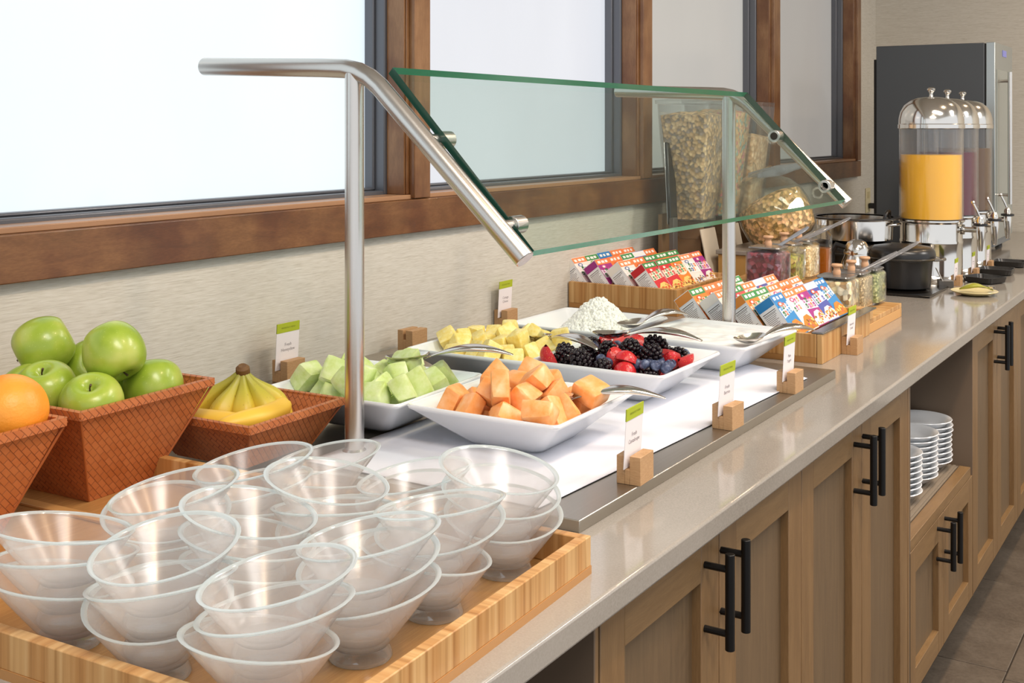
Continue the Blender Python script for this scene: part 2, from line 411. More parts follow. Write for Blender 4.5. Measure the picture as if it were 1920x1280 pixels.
# ------------------------------------------------------------------ food shapes
def chunk_mesh(seed, sx, sy, sz, jit=.18, bev=.0016):
    import bmesh
    r = random.Random(seed); b = bmesh.new()
    P = []
    for x in (-1, 1):
        for y in (-1, 1):
            for z in (-1, 1):
                P.append(b.verts.new((x*sx/2*(1+r.uniform(-jit, jit)), y*sy/2*(1+r.uniform(-jit, jit)), z*sz/2*(1+r.uniform(-jit, jit)))))
    bmesh.ops.convex_hull(b, input=P)
    bmesh.ops.bevel(b, geom=list(b.edges), offset=bev, segments=2, profile=.6, affect='EDGES')
    bmesh.ops.recalc_face_normals(b, faces=b.faces)
    me = bpy.data.meshes.new('chunk'); b.to_mesh(me); b.free(); me.shade_smooth(); me.set_sharp_from_angle(angle=R(50)); return me
def blob(seed, r, sc3=(1, 1, 1), sub=3, amp=.03):
    import bmesh
    from mathutils import noise
    b = bmesh.new(); bmesh.ops.create_icosphere(b, subdivisions=sub, radius=1)
    for v in b.verts:
        k = 1+amp*noise.noise(v.co*1.7+Vector((seed*3.1, 0, 0)))
        v.co = Vector((v.co.x*sc3[0], v.co.y*sc3[1], v.co.z*sc3[2]))*r*k
    me = bpy.data.meshes.new('blob'); b.to_mesh(me); b.free(); me.shade_smooth(); return me
def blueberry_mesh():
    m = MB(); m.lathe([(0, -.0072), (.0035, -.0066), (.0068, -.003), (.0078, .0), (.0068, .0036), (.0042, .0062), (.0034, .0072), (.0026, .0068), (.0024, .0052), (0, .005)], 18); m.v = [tuple(c*1.25 for c in p) for p in m.v]
    me = bpy.data.meshes.new('blueberry'); me.from_pydata(m.v, [], m.f); fix(me); me.shade_smooth(); return me
def blackberry_mesh():
    import bmesh
    b = bmesh.new(); N = 46; L = .0135; Rr = .0092; rr = .0031
    for i in range(N):
        z = -1+2*(i+.5)/N; a = i*2.39996; k = math.sqrt(max(0, 1-z*z))
        p = Vector((k*Rr*math.cos(a), k*Rr*math.sin(a), z*L))
        bmesh.ops.create_icosphere(b, subdivisions=1, radius=rr, matrix=Matrix.Translation(p))
    bmesh.ops.create_icosphere(b, subdivisions=2, radius=.0085, matrix=Matrix.Diagonal((1, 1, 1.35, 1)))
    me = bpy.data.meshes.new('blackberry'); b.to_mesh(me); b.free(); me.transform(Matrix.Scale(1.5, 4)); me.shade_smooth(); return me
def strawberry_mesh(kind):
    """0 = half berry lying on its cut face, 1 = quarter; slot 0 skin, slot 1 flesh"""
    m = MB(); L = .032; prof = []
    N = 9
    for i in range(N+1):
        t_ = i/N; prof.append((.0145*math.sin(math.pi*min(1, t_*.97+.02))**.62*(1.12-.55*t_), t_*L-L/2))
    span = math.pi if kind == 0 else math.pi*.62; S = 14
    rings = [[(r*math.cos(span*j/S), r*math.sin(span*j/S), z) for j in range(S+1)] for r, z in prof]
    n = S+1
    vs = [p for r in rings for p in r] + [(0, 0, z) for r, z in prof]; k0 = n*(N+1)
    fs = []; mi = []
    for i in range(N):
        for j in range(S): fs.append((i*n+j, i*n+j+1, (i+1)*n+j+1, (i+1)*n+j)); mi.append(0)
        fs.append((i*n, (i+1)*n, k0+i+1, k0+i)); mi.append(1)
        fs.append((i*n+S, k0+i, k0+i+1, (i+1)*n+S)); mi.append(1)
    m.v = vs; m.f = fs; m.m = mi
    cy = .006
    m.v = [(x*1.6, (y-cy)*1.6, z*1.6) for x, y, z in m.v]
    me = bpy.data.meshes.new('strawberry'); me.from_pydata(m.v, [], m.f)
    me.materials.append(None); me.materials.append(None); me.polygons.foreach_set('material_index', m.m)
    fix(me); me.shade_smooth(); me.set_sharp_from_angle(angle=R(45)); return me
def dish_rings(flip=False):
    o = [(.052, 0, .014), (.060, .0005, .016), (.0665, .006, .018), (.1205, .0535, .011), (.1245, .0565, .010), (.125, .0595, .010), (.1235, .062, .010), (.1205, .0615, .0095),
         (.1165, .0585, .010), (.064, .0125, .018), (.054, .0075, .018), (.02, .007, .01)]
    return [rsq(h, h, z, c, 5) for h, z, c in o]
def dish_mb():
    m = MB(); m.rings(dish_rings()); return m
SIM = {
'cant': [(3, -422, -404, 275, -62, 177, 9), (2, 492, -465, 367, 67, -215, -1), (5, -349, 493, 284, 174, 8, 2), (7, 468, 449, 319, -24, 198, -79), (1, 10, -524, 349, -88, -6, 87), (0, 615, -5, 351, 118, -51, 67), (7, -461, 135, 295, -168, 44, -6), (4, 200, 655, 355, -281, -53, 93), (3, 262, -860, 522, -59, 59, 82), (3, 784, 378, 584, 0, 41, -45), (7, -733, -196, 479, 81, -85, 15), (7, -333, 812, 528, 221, 23, -17), (6, 800, -249, 541, -196, -69, 51), (2, 132, 524, 690, -147, -60, 133), (3, -440, -792, 508, 25, 228, 141), (2, -804, 511, 586, -66, 54, 44), (6, 431, 118, 678, -257, -31, -51), (0, -237, 231, 689, 3, 118, 162), (1, 225, -346, 709, 245, 5, -147), (2, -235, -164, 498, 96, -94, 267), (0, 188, 40, 867, -47, 253, -12), (4, -622, 211, 766, -214, 57, -174), (0, 827, -997, 670, -79, -10, 13), (4, -247, -488, 726, 66, -275, 30), (7, -202, 593, 828, -191, -71, -132), (6, 1022, 232, 760, -293, 39, -17), (6, 67, -767, 877, 155, 94, -100), (2, -816, -620, 584, 8, 107, -301), (1, 804, -607, 573, -38, 98, -32)],
'honey': [(8, -414, -235, 257, -180, 5, -96), (10, 654, -420, 369, 280, -51, 69), (12, -364, 312, 261, -16, 17, -123), (11, 519, 447, 301, -36, 294, -56), (12, 98, -385, 287, -76, 6, -206), (11, 598, -10, 368, 125, -48, 37), (13, -681, 90, 370, -77, 26, -118), (10, 10, 486, 381, -226, -5, -114), (14, 382, -451, 563, -90, 8, -143), (9, 866, 289, 637, -263, 42, -46), (9, -668, -442, 452, 11, 98, -298), (13, -500, 674, 413, -257, 9, 38), (13, 907, -168, 661, 79, 94, -6), (11, 251, 779, 564, 233, -67, -151), (15, -294, -722, 432, 66, -38, -247), (10, -949, 518, 608, 246, 42, -128), (9, 324, 86, 668, -173, -220, -44), (13, -172, 297, 602, -232, 13, -135), (11, -54, -158, 554, 197, 249, 20), (15, -465, -151, 721, -36, 60, 232), (12, 237, 467, 817, -245, -8, -17), (11, -600, 272, 716, -13, -68, -291), (9, -13, -424, 730, 61, -117, 97), (8, -386, -564, 820, -51, 76, -145), (11, -67, 897, 711, 259, -55, 26), (13, -909, -572, 699, -8, -85, -24), (10, 719, 771, 572, -106, 85, 113), (12, 572, -866, 602, 58, -11, 11), (10, 958, -673, 693, -207, 36, 215), (12, 54, -840, 751, 76, 39, -2)],
'pine': [(21, -353, -527, 270, 266, -2, -22), (21, 456, -346, 262, -161, -1, 173), (20, -480, 312, 249, -10, -297, 12), (17, 413, 552, 292, -5, 262, 118), (23, 48, -617, 302, -68, -22, -22), (17, 478, 71, 286, -200, -18, 56), (22, -636, -119, 315, 245, -11, -177), (17, 66, 587, 328, 185, -68, 118), (21, 379, -448, 554, -10, -10, 56), (17, 758, 345, 458, -227, -55, 85), (16, -569, -370, 592, 6, -78, 254), (23, -396, 619, 385, -9, -205, 151), (18, 793, -258, 498, 180, -64, -52), (19, 483, 835, 545, 194, 77, 171), (22, -134, -474, 543, -25, 31, 73), (16, -440, 210, 563, 164, -8, 81), (17, 196, 276, 528, 91, 105, -20), (17, -125, 459, 699, 236, -31, 117), (22, 145, -112, 621, -144, 9, -156), (18, -150, 93, 295, -151, -124, 41), (21, -580, 851, 579, -7, 222, -141), (17, 449, -26, 697, -123, -121, -205), (16, -286, -138, 634, 55, 207, -204), (17, 127, 860, 625, -92, 58, -181), (23, -848, 102, 580, -153, -245, -64), (20, 837, 905, 644, -191, 130, 1), (20, 38, -832, 574, -18, -216, -182), (17, -820, 539, 597, 118, 165, -176), (16, -956, -221, 677, 60, 48, -71), (19, 496, 431, 706, 107, 87, -204), (17, 679, -650, 501, 184, 1, -255), (16, 362, -887, 629, -120, 98, -175), (21, -284, 934, 656, -118, -110, -173), (18, 860, 134, 588, -214, -59, 76), (17, -514, -774, 472, -245, -11, -11)],
'berry': [(25, -318, -249, 168, 18, -232, 44), (25, 307, -314, 169, -240, 37, -106), (25, -250, 501, 171, 186, 33, 81), (25, 198, 142, 165, 100, 96, -13), (25, -166, -17, 161, -70, 50, -299), (25, 116, -222, 162, 72, -45, -66), (25, 9, 103, 165, -97, 29, -2), (25, 133, -38, 166, -232, 0, 40), (25, 484, -376, 171, -183, -1, -196), (25, 289, 311, 169, -107, -83, -199), (25, -511, -540, 198, 163, 251, -32), (25, -439, 502, 175, -172, 210, 0), (25, 304, -122, 167, 68, -266, -68), (25, -94, 346, 165, -13, -12, 102), (24, -58, -463, 250, 78, -163, 177), (24, -397, 241, 247, 169, 81, -115), (24, 558, 262, 289, 36, -127, -198), (24, 54, 567, 296, 95, 139, 106), (26, 713, -111, 362, 62, -234, -142), (26, -405, -96, 271, -29, -200, -231), (26, 705, 741, 366, -210, -43, 180), (26, -691, 557, 305, 120, -250, 23), (25, 479, -193, 171, -190, -68, -64), (26, -406, -709, 336, -251, -25, -114), (24, -202, 917, 605, -133, -120, -191), (27, -704, 69, 297, 223, -70, -33), (27, 956, 313, 557, -156, -33, 0), (27, 261, -765, 290, 202, -53, 183), (24, -940, 426, 621, -150, -230, -11), (25, -219, -150, 283, -118, -135, -172), (25, 561, 563, 214, 58, 12, -76), (25, 554, -546, 209, 28, 96, -141), (25, 160, -304, 324, 92, 95, -25), (27, 327, -589, 336, 145, -31, 82), (25, 101, 333, 165, -15, 6, -82), (25, 362, 59, 164, -17, 81, -117), (27, -676, -335, 290, -245, 25, -114), (24, 607, -407, 450, -174, -122, 68), (24, -97, 33, 442, -50, -257, -55), (24, 290, -41, 419, 137, 168, -137), (24, -67, -819, 523, 96, -51, 109), (26, 783, 99, 567, -101, 32, -261), (25, -732, -219, 342, 216, 30, -66), (25, 397, 483, 167, -18, 0, -249), (26, 239, -622, 541, 173, 7, -249), (24, 349, 784, 514, 40, -215, -64), (25, -359, -430, 170, 244, -50, -137), (26, -403, 568, 353, -153, 17, 147), (27, 609, 171, 674, 103, 25, 151), (25, -15, 805, 399, 111, -70, 283), (25, -302, -527, 392, -37, -13, -238), (26, -560, 264, 558, -264, 119, 42), (25, 104, 209, 308, -152, -39, 113), (25, -745, 849, 437, -172, 32, 129), (25, 470, -810, 396, -77, 40, -82), (24, -564, -326, 586, -86, 286, -58), (26, 104, 270, 491, -157, -22, -271), (25, -884, 719, 461, 80, -47, -313), (25, 803, -720, 405, 307, -94, -13), (25, -645, -789, 377, 2, 24, -264), (25, -580, 741, 519, -28, 26, 46), (24, -213, -297, 697, -11, 39, -173), (24, 682, 537, 581, -221, 103, 109), (25, -74, -179, 166, -232, 0, -211), (25, -665, 480, 516, 198, 222, 19), (25, -430, -328, 310, 193, 59, 216), (25, 318, 408, 332, 51, -222, -44), (25, 321, -314, 428, -94, -10, -107), (24, -806, -63, 551, 74, 128, 120), (26, 53, -434, 601, 6, -239, -179), (25, -111, 531, 529, -117, -83, -176), (25, 294, 219, 334, 210, 119, 8), (25, -159, -490, 506, -146, -25, -50), (24, 530, -148, 724, -193, 31, 109), (27, -429, 626, 598, 79, -265, 6), (27, 210, 512, 651, -191, 4, 252), (25, 13, -202, 332, -174, -98, 33), (25, 390, 324, 488, -184, 185, 82), (24, -947, -476, 640, 86, 2, -40), (27, -86, 699, 639, -224, -82, -94), (25, 199, -283, 573, -126, 7, -135), (25, 136, 238, 683, -298, 16, 125), (25, -804, -683, 397, -176, 32, 96), (25, -296, 674, 520, -52, 45, 314), (24, 383, 341, 799, 131, 36, -80), (27, -61, 444, 712, -242, -202, -16), (24, 116, -104, 785, -184, 81, 49), (25, -414, 430, 682, -64, -88, 22), (25, 101, 957, 532, 289, 107, -14), (25, -298, 484, 554, 0, -297, 125), (27, 320, -511, 644, -97, -228, -119), (26, -1016, -1013, 604, -265, 18, -66), (25, 356, 514, 472, 99, 29, 158), (25, -107, 333, 379, -16, -313, 28), (25, 633, -704, 328, 69, -34, -108), (24, -768, -795, 640, 162, -19, 183), (27, -690, 588, 622, -3, -206, -140), (25, -663, -624, 283, 59, 70, 10), (25, 654, 979, 552, -179, -9, -138), (25, -539, -908, 487, 88, -52, 177), (25, -353, 118, 486, -129, -189, 118), (24, -367, -1011, 688, 103, -23, -24), (25, -241, 274, 492, -231, -115, -114), (25, 330, 97, 654, -281, -16, 140), (25, -754, 191, 669, -24, -8, 18)],
}
# ------------------------------------------------------------------ bowl tray
TR = thing('serving_tray', 'large bamboo tray with low rim holding the glass bowls and fruit baskets', 'tray', (.9645, .645, CT), R(2.7))
MB().box(-.925, -.001, .001, .469, .0, .0085).build('tray_base', tray_floor, TR, bevel=.0008)
for nm, a, m_ in (('rim', (-.926, 0, -.0, .0125), bam_x), ('rim', (-.926, 0, .4575, .47), bam_x), ('rim', (-.0125, 0, .0125, .4575), bam_y), ('rim', (-.926, -.9135, .0125, .4575), bam_y)):
    MB().box(a[0], a[1], a[2], a[3], .0085, .041).build(nm, m_, TR, bevel=.0012)
for a in ((-.926, 0, -.0006, 0.001), (-.0006, .0006, 0, .47)):
    MB().box(a[0], a[1], a[2], a[3], 0, .0088).build('base_edge', mat('bamboo_edge_strip', '#b48450', .45), TR)
MB().box(-.80, -.50, .302, .318, .0085, .0125).build('cross_batten', mat('bamboo_light_batten', '#c39258', .45), TR, bevel=.001)

# ------------------------------------------------------------------ glass bowls
def bowl_proto():
    root = bpy.data.objects.new('glass_bowl', None); sc.collection.objects.link(root); root.empty_display_size = .02
    S = 48; H0 = .0595; K = .0108; tan_ = .73; rb = .0262; zb = .0120
    def ring(t_, off, inner=False):
        out = []
        for j in range(S):
            a = 2*math.pi*j/S; c = math.cos(a)
            # rim height solves z = H0 + K*cos/.06*r
            zr = (H0+K/.06*c*(rb-zb*tan_))/(1-K/.06*c*tan_)
            z = zb+(zr-zb)*t_; r = rb+(z-zb)*tan_ + .0035*math.sin(math.pi*min(t_, 1)*.5)*.6 + off
            out.append((r*math.cos(a), r*math.sin(a), z+(.0028*(1-t_) if inner else 0)))
        return out
    wall = MB()
    R_ = [ring(t_, 0) for t_ in (0, .15, .35, .6, .85, .965)]
    I_ = [ring(t_, -.0036, True) for t_ in (.965, .85, .6, .35, .15, .02)]
    wall.rings(R_, cap0=True, cap1=False); wall.rings(I_, cap0=False, cap1=True)
    wall.build('wall', bowl_glass, root, ang=60)
    rim = MB(); a_ = ring(.965, 0); b_ = ring(1.0, .0004); c_ = ring(1.0, -.0038, True); d_ = ring(.965, -.0036, True)
    top = [((p[0]+q[0])/2, (p[1]+q[1])/2, max(p[2], q[2])+.0008) for p, q in zip(b_, c_)]
    rim.rings([a_, b_, top, c_, d_], cap0=False, cap1=False); rim.build('rim', bowl_rim, root, ang=70)
    base = MB(); base.lathe([(.0, .0012), (.024, .0014), (.0268, 0), (.0284, .0002), (.0290, .0016), (.0280, .0045), (.0266, .0085), (rb, zb-.0003)], S)
    base.build('foot', bowl_base, root, ang=50)
    return root
bw = bowl_proto(); first = True
# (x, y, count, direction of the high side of the top bowl, row, column)
stacks = [(.628, .694, 3, 262, 'nearest row', 'left-hand'), (.745, .694, 3, 85, 'nearest row', 'middle'), (.868, .700, 3, 38, 'nearest row', 'counter-edge'),
          (.622, .812, 3, 48, 'second row', 'left-hand'), (.747, .812, 3, 200, 'second row', 'middle'), (.870, .815, 3, 20, 'second row', 'counter-edge'),
          (.620, .925, 3, 42, 'third row', 'left-hand'), (.745, .925, 3, 195, 'third row', 'middle'), (.872, .924, 3, 350, 'third row', 'counter-edge'),
          (.618, 1.045, 2, 36, 'farthest row', 'left-hand'), (.748, 1.045, 2, 30, 'farthest row', 'middle'), (.874, 1.050, 3, 180, 'farthest row', 'counter-edge')]
rb_ = random.Random(12)
for (x, y, n, hi, row, colm) in stacks:
    for k in range(n):
        pos = 'top' if k == n-1 else ('bottom' if k == 0 else 'middle')
        l = 'frosted glass bowl with slanted rim, %s of the %s stack in the %s' % (pos, colm, row)
        h = R(hi) if k == n-1 else R(hi)+rb_.uniform(-2.4, 2.4)
        loc = (x, y, CT+.0088+.0236*k + (.0 if k == 0 else .0))
        if first:
            bw.location = loc; bw.rotation_euler = (0, 0, h); tag(bw, l, 'bowl', 'glass bowls stacked on the bamboo tray'); first = False
        else: dup(bw, loc, (0, 0, h), l)

# ------------------------------------------------------------------ woven baskets
def uv_metric(o):
    me = o.data; uv = me.uv_layers.new(name='UVMap')
    for p in me.polygons:
        n = p.normal; tx = Vector((0, 0, 1)).cross(n)
        tx = tx.normalized() if tx.length > .2 else Vector((1, 0, 0)); ty = n.cross(tx)
        for li in p.loop_indices:
            c = me.vertices[me.loops[li].vertex_index].co; uv.data[li].uv = (c.dot(tx), c.dot(ty))
def basket(lb, loc, rz, bx, by, tx, ty, h):
    r = thing('woven_basket', lb, 'basket', loc, rz, 'woven terracotta fruit baskets')
    w_ = .006
    m = MB(); m.rings([rsq(bx, by, 0, .002, 1), rsq(tx, ty, h, .002, 1), rsq(tx-w_, ty-w_, h, .002, 1), rsq(bx-w_*.6, by-w_*.6, .005, .002, 1)])
    o = m.build('basket_wall', wicker, r, ang=25); uv_metric(o)
    e = MB(); e.rings([rsq(tx+.0012, ty+.0012, h-.009, .002, 1), rsq(tx+.0014, ty+.0014, h+.001, .002, 1), rsq(tx-w_-.0012, ty-w_-.0012, h+.001, .002, 1), rsq(tx-w_-.001, ty-w_-.001, h-.008, .002, 1)], cap0=False, cap1=False)
    o2 = e.build('rim_band', wicker, r, ang=25); uv_metric(o2)
    for sx in (-1, 1):
        for sy in (-1, 1):
            s_ = MB(); s_.tube([(sx*(bx), sy*(by), .002), (sx*(tx), sy*(ty), h-.004)], .0016, 8); s_.build('corner_seam', mat('corner_seam_leaf', '#a65b2c', .5), r)
    return r
basket('small terracotta woven basket holding an orange at the left end of the tray', (.262, .768, CT+.0088), R(4), .062, .062, .113, .113, .13)
basket('terracotta woven basket heaped with green apples', (.246, 1.017, CT+.0088), R(2.7), .058, .053, .112, .112, .13)
basket('shallow terracotta woven basket holding the bananas', (.318, 1.226, CT+.0155), R(2), .066, .068, .102, .100, .066)

# apples
ap = mat('green_apple_skin', rough=.3, spec=.5); t = NT(ap); ap.node_tree.nodes['Principled BSDF'].inputs['Coat Weight'].default_value = .1
a = t.noise(t.coord((1, 1, 1)), 22, 3, .5); b = t.noise(t.coord((1, 1, 1)), 420, 2, .5)
c = t.ramp(a, [(.3, '#86a12c'), (.5, '#9bb23c'), (.7, '#b4bf58')]); c = t.mix(t.ramp(b, [(.66, 0.), (.75, .4)]), c, '#d6df8a'); t.col(c)
ap.node_tree.nodes['Principled BSDF'].inputs['Subsurface Weight'].default_value = .06
ap.node_tree.nodes['Principled BSDF'].inputs['Subsurface Radius'].default_value = (.01, .012, .004)
def apple_proto():
    root = bpy.data.objects.new('apple', None); sc.collection.objects.link(root)
    m = MB(); r = .0395
    prof = [(0, -.024), (.006, -.027), (.013, -.0335), (.022, -.0345), (.031, -.026), (.0375, -.012), (.0395, .002), (.038, .015), (.033, .026), (.024, .0335), (.015, .0345), (.0085, .031), (.004, .025), (0, .0225)]
    # smooth the profile
    P = []
    for i in range(len(prof)-1):
        p0 = prof[max(i-1, 0)]; p1 = prof[i]; p2 = prof[i+1]; p3 = prof[min(i+2, len(prof)-1)]
        for k in range(3):
            u = k/3
            P.append(tuple(.5*((2*p1[q])+(-p0[q]+p2[q])*u+(2*p0[q]-5*p1[q]+4*p2[q]-p3[q])*u*u+(-p0[q]+3*p1[q]-3*p2[q]+p3[q])*u**3) for q in (0, 1)))
    P.append(prof[-1])
    m.lathe(P, 40); o = m.build('skin', ap, root, ang=80)
    for v_ in o.data.vertices:
        an = math.atan2(v_.co.y, v_.co.x); k = 1+.012*math.cos(5*an)*min(1, max(0, -v_.co.z/.03)); v_.co.x *= k; v_.co.y *= k
    s_ = MB(); s_.tube([(0, 0, .022), (.001, 0, .030), (.004, .001, .037)], [.0012, .001, .0016], 8); s_.build('stem', mat('fruit_stem_brown', '#4b3a22', .7), root)
    c_ = MB()
    for k in range(5): c_.tube([(0, 0, -.0255), (.003*math.cos(k*1.257), .003*math.sin(k*1.257), -.0285)], [.0012, .0005], 6)
    c_.build('calyx', mat('calyx_grey', '#6f6a58', .8), root)
    return root
A = apple_proto(); first = True
apples = [((.1672, 1.0034, 1.0455), (118, 10, -30), 'back green apple of the upper pair, its blossom end facing out'),
          ((.2879, 1.0201, 1.0465), (150, -20, 60), 'topmost green apple balanced on the others at the basket centre'),
          ((.2368, .9556, 1.000), (20, 10, 0), 'green apple at the near corner of the basket beside the orange'),
          ((.3110, .968, .990), (14, 26, -20), 'front green apple showing its stem cavity and curved stem'),
          ((.2990, 1.0760, .9900), (-20, 15, 90), 'green apple at the far end of the basket by the bananas'),
          ((.1749, 1.0754, 1.0042), (40, 60, 10), 'yellowish green apple seen in the gap between the upper two'),
          ((.1850, .9650, .9880), (60, 10, 130), 'green apple at the wall side near corner, mostly hidden'),
          ((.2400, 1.0830, .9850), (30, 30, 30), 'green apple deep at the far side behind the topmost one'),
          ((.2450, 1.0250, .9200), (10, 50, 30), 'green apple at the bottom of the heap between the others'),
          ((.1730, 1.0150, .9700), (80, 30, 60), 'green apple under the blossom-end apple on the wall side')]
for loc, rot, lb in apples:
    rt = tuple(R(q) for q in rot)
    if first: A.location = loc; A.rotation_euler = rt; tag(A, lb, 'apple', 'green apples in the woven basket'); first = False
    else: dup(A, loc, rt, lb)
# orange
orm = mat('orange_peel', rough=.42); t = NT(orm)
a = t.noise(t.coord((1, 1, 1)), 260, 2, .5); b = t.noise(t.coord((1, 1, 1)), 14, 3)
t.col(t.ramp(b, [(.3, '#ef8a22'), (.5, '#f29a30'), (.75, '#e9a73a')])); t.bump(a, .35, .0012)
m = MB(); m.lathe([(.045*math.sin(math.pi*i/24), -.043*math.cos(math.pi*i/24)) for i in range(25)], 40)
O = thing('orange', 'single large orange in the leftmost woven basket', 'orange', (.3150, .8480, 1.0080))
m.build('peel', orm, O, ang=80)
s_ = MB(); s_.lathe([(0, .0425), (.003, .0432), (.002, .0442), (0, .0445)], 8); s_.build('stem_button', mat('stem_button_green', '#6c7a35', .7), O, rot=(R(30), R(-30), 0))

# bananas
bm_ = mat('banana_peel', rough=.42); t = NT(bm_)
v = t.coord((1, 1, 1)); sp = t.n('ShaderNodeSeparateXYZ'); t.l(v, sp.inputs[0])
mr = t.n('ShaderNodeMapRange'); mr.inputs[1].default_value = -.11; mr.inputs[2].default_value = .0; t.l(sp.outputs[2], mr.inputs[0])
c = t.ramp(mr.outputs[0], [(0, '#e9bd45'), (.45, '#e5bf42'), (.78, '#b6ad3a'), (1, '#8f9038')])
n_ = t.noise(t.coord((6, 6, 1)), 40, 3); c = t.mix(t.ramp(n_, [(.64, 0.), (.74, .8)]), c, '#8a6a2a'); t.col(c)
bm2 = mat('banana_peel_ripe', '#eabf45', .42)
def banana(parent, ang, out, length, peel, name='banana', z0=0):
    P = []; rad = []; N = 18
    for i in range(N+1):
        u = i/N; d = out*math.sin(u*math.pi*.62)**1.1; z = -length*(u**.95)*.93
        P.append((d*math.cos(ang), d*math.sin(ang), z+z0))
        rad.append(.0056 if u < .1 else (.0056+(.0185-.0056)*(.5-.5*math.cos(math.pi*min(1, (u-.1)/.42))) if u < .8 else .0185*(1-((u-.8)/.2)**2*.6)))
    m = MB(); Pv = [Vector(p) for p in P]; S = 20; rings = []
    for i, p in enumerate(Pv):
        d = (Pv[min(i+1, N)]-Pv[max(i-1, 0)]).normalized(); x = Vector((-math.sin(ang), math.cos(ang), 0)); y = d.cross(x)
        rings.append([tuple(p+(x*math.cos(2*math.pi*j/S)+y*math.sin(2*math.pi*j/S))*rad[i]*(1+.055*math.cos(5*2*math.pi*j/S))) for j in range(S)])
    m.rings(rings); return m.build(name, peel, parent, ang=70)
BB = thing('banana_bunch', 'bunch of yellow bananas standing stems up in the shallow basket', 'bananas', (.315, 1.225, .990))
for a_, o_, l_ in ((212, .088, .118), (262, .046, .114), (318, .036, .116), (12, .052, .114), (60, .060, .108), (150, .060, .110)):
    banana(BB, R(a_), o_*.95, l_*.98, bm_, 'finger')
cr = MB(); cr.lathe([(.006, -.012), (.0105, -.004), (.010, .004), (.006, .008), (0, .007)], 12); cr.build('crown', mat('banana_crown_brown', '#6a4a26', .7), BB, rot=(.3, .2, 0))
def lying(lb, loc, rot):
    r = thing('banana', lb, 'banana', loc, group='loose bananas lying in the basket'); r.rotation_euler = rot
    N = 14; S = 18; m = MB(); rings = []
    for i in range(N+1):
        u = i/N; a_ = (u-.5)*1.5; p = Vector((.11*math.sin(a_), .11*(1-math.cos(a_)), 0))
        rd = .016*(1-abs(2*u-1)**4*.75); d = Vector((math.cos(a_), math.sin(a_), 0)); y = Vector((-d.y, d.x, 0))
        rings.append([tuple(p+(Vector((0, 0, 1))*math.cos(2*math.pi*j/S)+y*math.sin(2*math.pi*j/S))*rd*(1+.05*math.cos(5*2*math.pi*j/S))) for j in range(S)])
    m.rings(rings); m.build('peel', bm2, r, ang=70)
    s2 = MB(); a_ = .75; p = Vector((.11*math.sin(a_), .11*(1-math.cos(a_)), 0)); s2.tube([p, p+Vector((.014, .018, 0))], [.006, .004], 8); s2.build('stem', MATS['banana_crown_brown'], r)
lying('loose ripe banana lying along the near inner side of the shallow basket', (.372, 1.215, .934), (0, 0, R(96)))
lying('loose ripe banana lying along the near end of the shallow basket', (.300, 1.152, .932), (0, 0, R(4)))
lying('loose ripe banana under the standing bunch', (.322, 1.235, .902), (0, 0, R(40)))

# ------------------------------------------------------------------ steel display plate with cloth
PL = thing('cold_plate', 'low brushed steel display plate under the white dishes', 'metal plate', (.02, 1.2165, CT))
pb = MB(); pb.box(0, .852, 0, 1.017, 0, .015); pb.build('plate', plate_steel, PL, bevel=.0012)
import mathutils
mm = MB(); NX, NY = 20, 56; vs = []
for j in range(NY+1):
    for i in range(NX+1):
        u, v_ = i/NX, j/NY; x = .435+u*(.375+.045*v_); y = 1.228+v_*.965
        if v_ > .93: x = min(x, .435+(.42)*(1-(v_-.93)/.07*.35))
        h_ = .0014+.0022*max(0, mathutils.noise.noise(Vector((x*9, y*6, 0)))) + .0012*max(0, mathutils.noise.noise(Vector((x*20, y*25, 3))))
        edge = min(u, 1-u, v_, 1-v_); h_ *= min(1, edge*12); vs.append((x-.435, y-1.228, h_+.0006))
fs = [(j*(NX+1)+i, j*(NX+1)+i+1, (j+1)*(NX+1)+i+1, (j+1)*(NX+1)+i) for j in range(NY) for i in range(NX)]
mm.add(vs, fs); cl = mm.build('cloth', fabric, None, (.435, 1.228, CT+.0153), ang=80)
sd = cl.modifiers.new('thickness', 'SOLIDIFY'); sd.thickness = .0012; sd.offset = 1
tag(cl, 'white cloth laid on the steel plate under the dishes', 'cloth')

# ------------------------------------------------------------------ sneeze guard
G = thing('sneeze_guard', 'clear slanted glass guard on two brushed steel posts over the fruit dishes', 'sneeze guard', (.46, 1.30, CT+.015))
def arm_path(): return [(-.303, 0, .5595), (-.06, 0, .5510), (-.015, 0, .5485), (.008, 0, .5435), (.028, 0, .5345), (.046, 0, .5215), (.062, 0, .5060), (.286, 0, .2925)]
def far(p): return (.1685+.86*p[0], 1.002+p[1], .534+.86*(p[2]-.5485))
for k in (0, 1):
    tf = far if k else (lambda p: p); b0 = tf((0, 0, .5)); zb = -.0148 if k else 0
    p = MB(); p.tube([(b0[0], b0[1], zb+.002), (b0[0], b0[1], tf((0, 0, .542))[2])], .0138, 28); p.build('post', tube_steel, G, bevel=.0006)
    b_ = MB(); b_.lathe([(.0175, 0), (.0175, .004), (.0150, .006), (.0138, .007)], 28, (b0[0], b0[1], zb)); b_.build('base_flange', tube_steel, G)
    a_ = MB(); a_.tube([tf(q) for q in arm_path()], .0138-.0008*k, 28); a_.build('arm', tube_steel, G, bevel=.0012)
    sgn = 1 if k == 0 else -1
    for cx_, cz_ in ((.128, .443), (.246, .330)):
        c_ = MB(); q0, q1, q2 = tf((cx_+.004, 0, cz_+.004)), tf((cx_+.004, sgn*.022, cz_+.004)), tf((cx_+.004, sgn*.048, cz_+.004))
        c_.tube([q0, q2], .0085, 18); c_.tube([q1, q2], .0125, 20); c_.build('clamp', tube_steel, G, bevel=.0008)
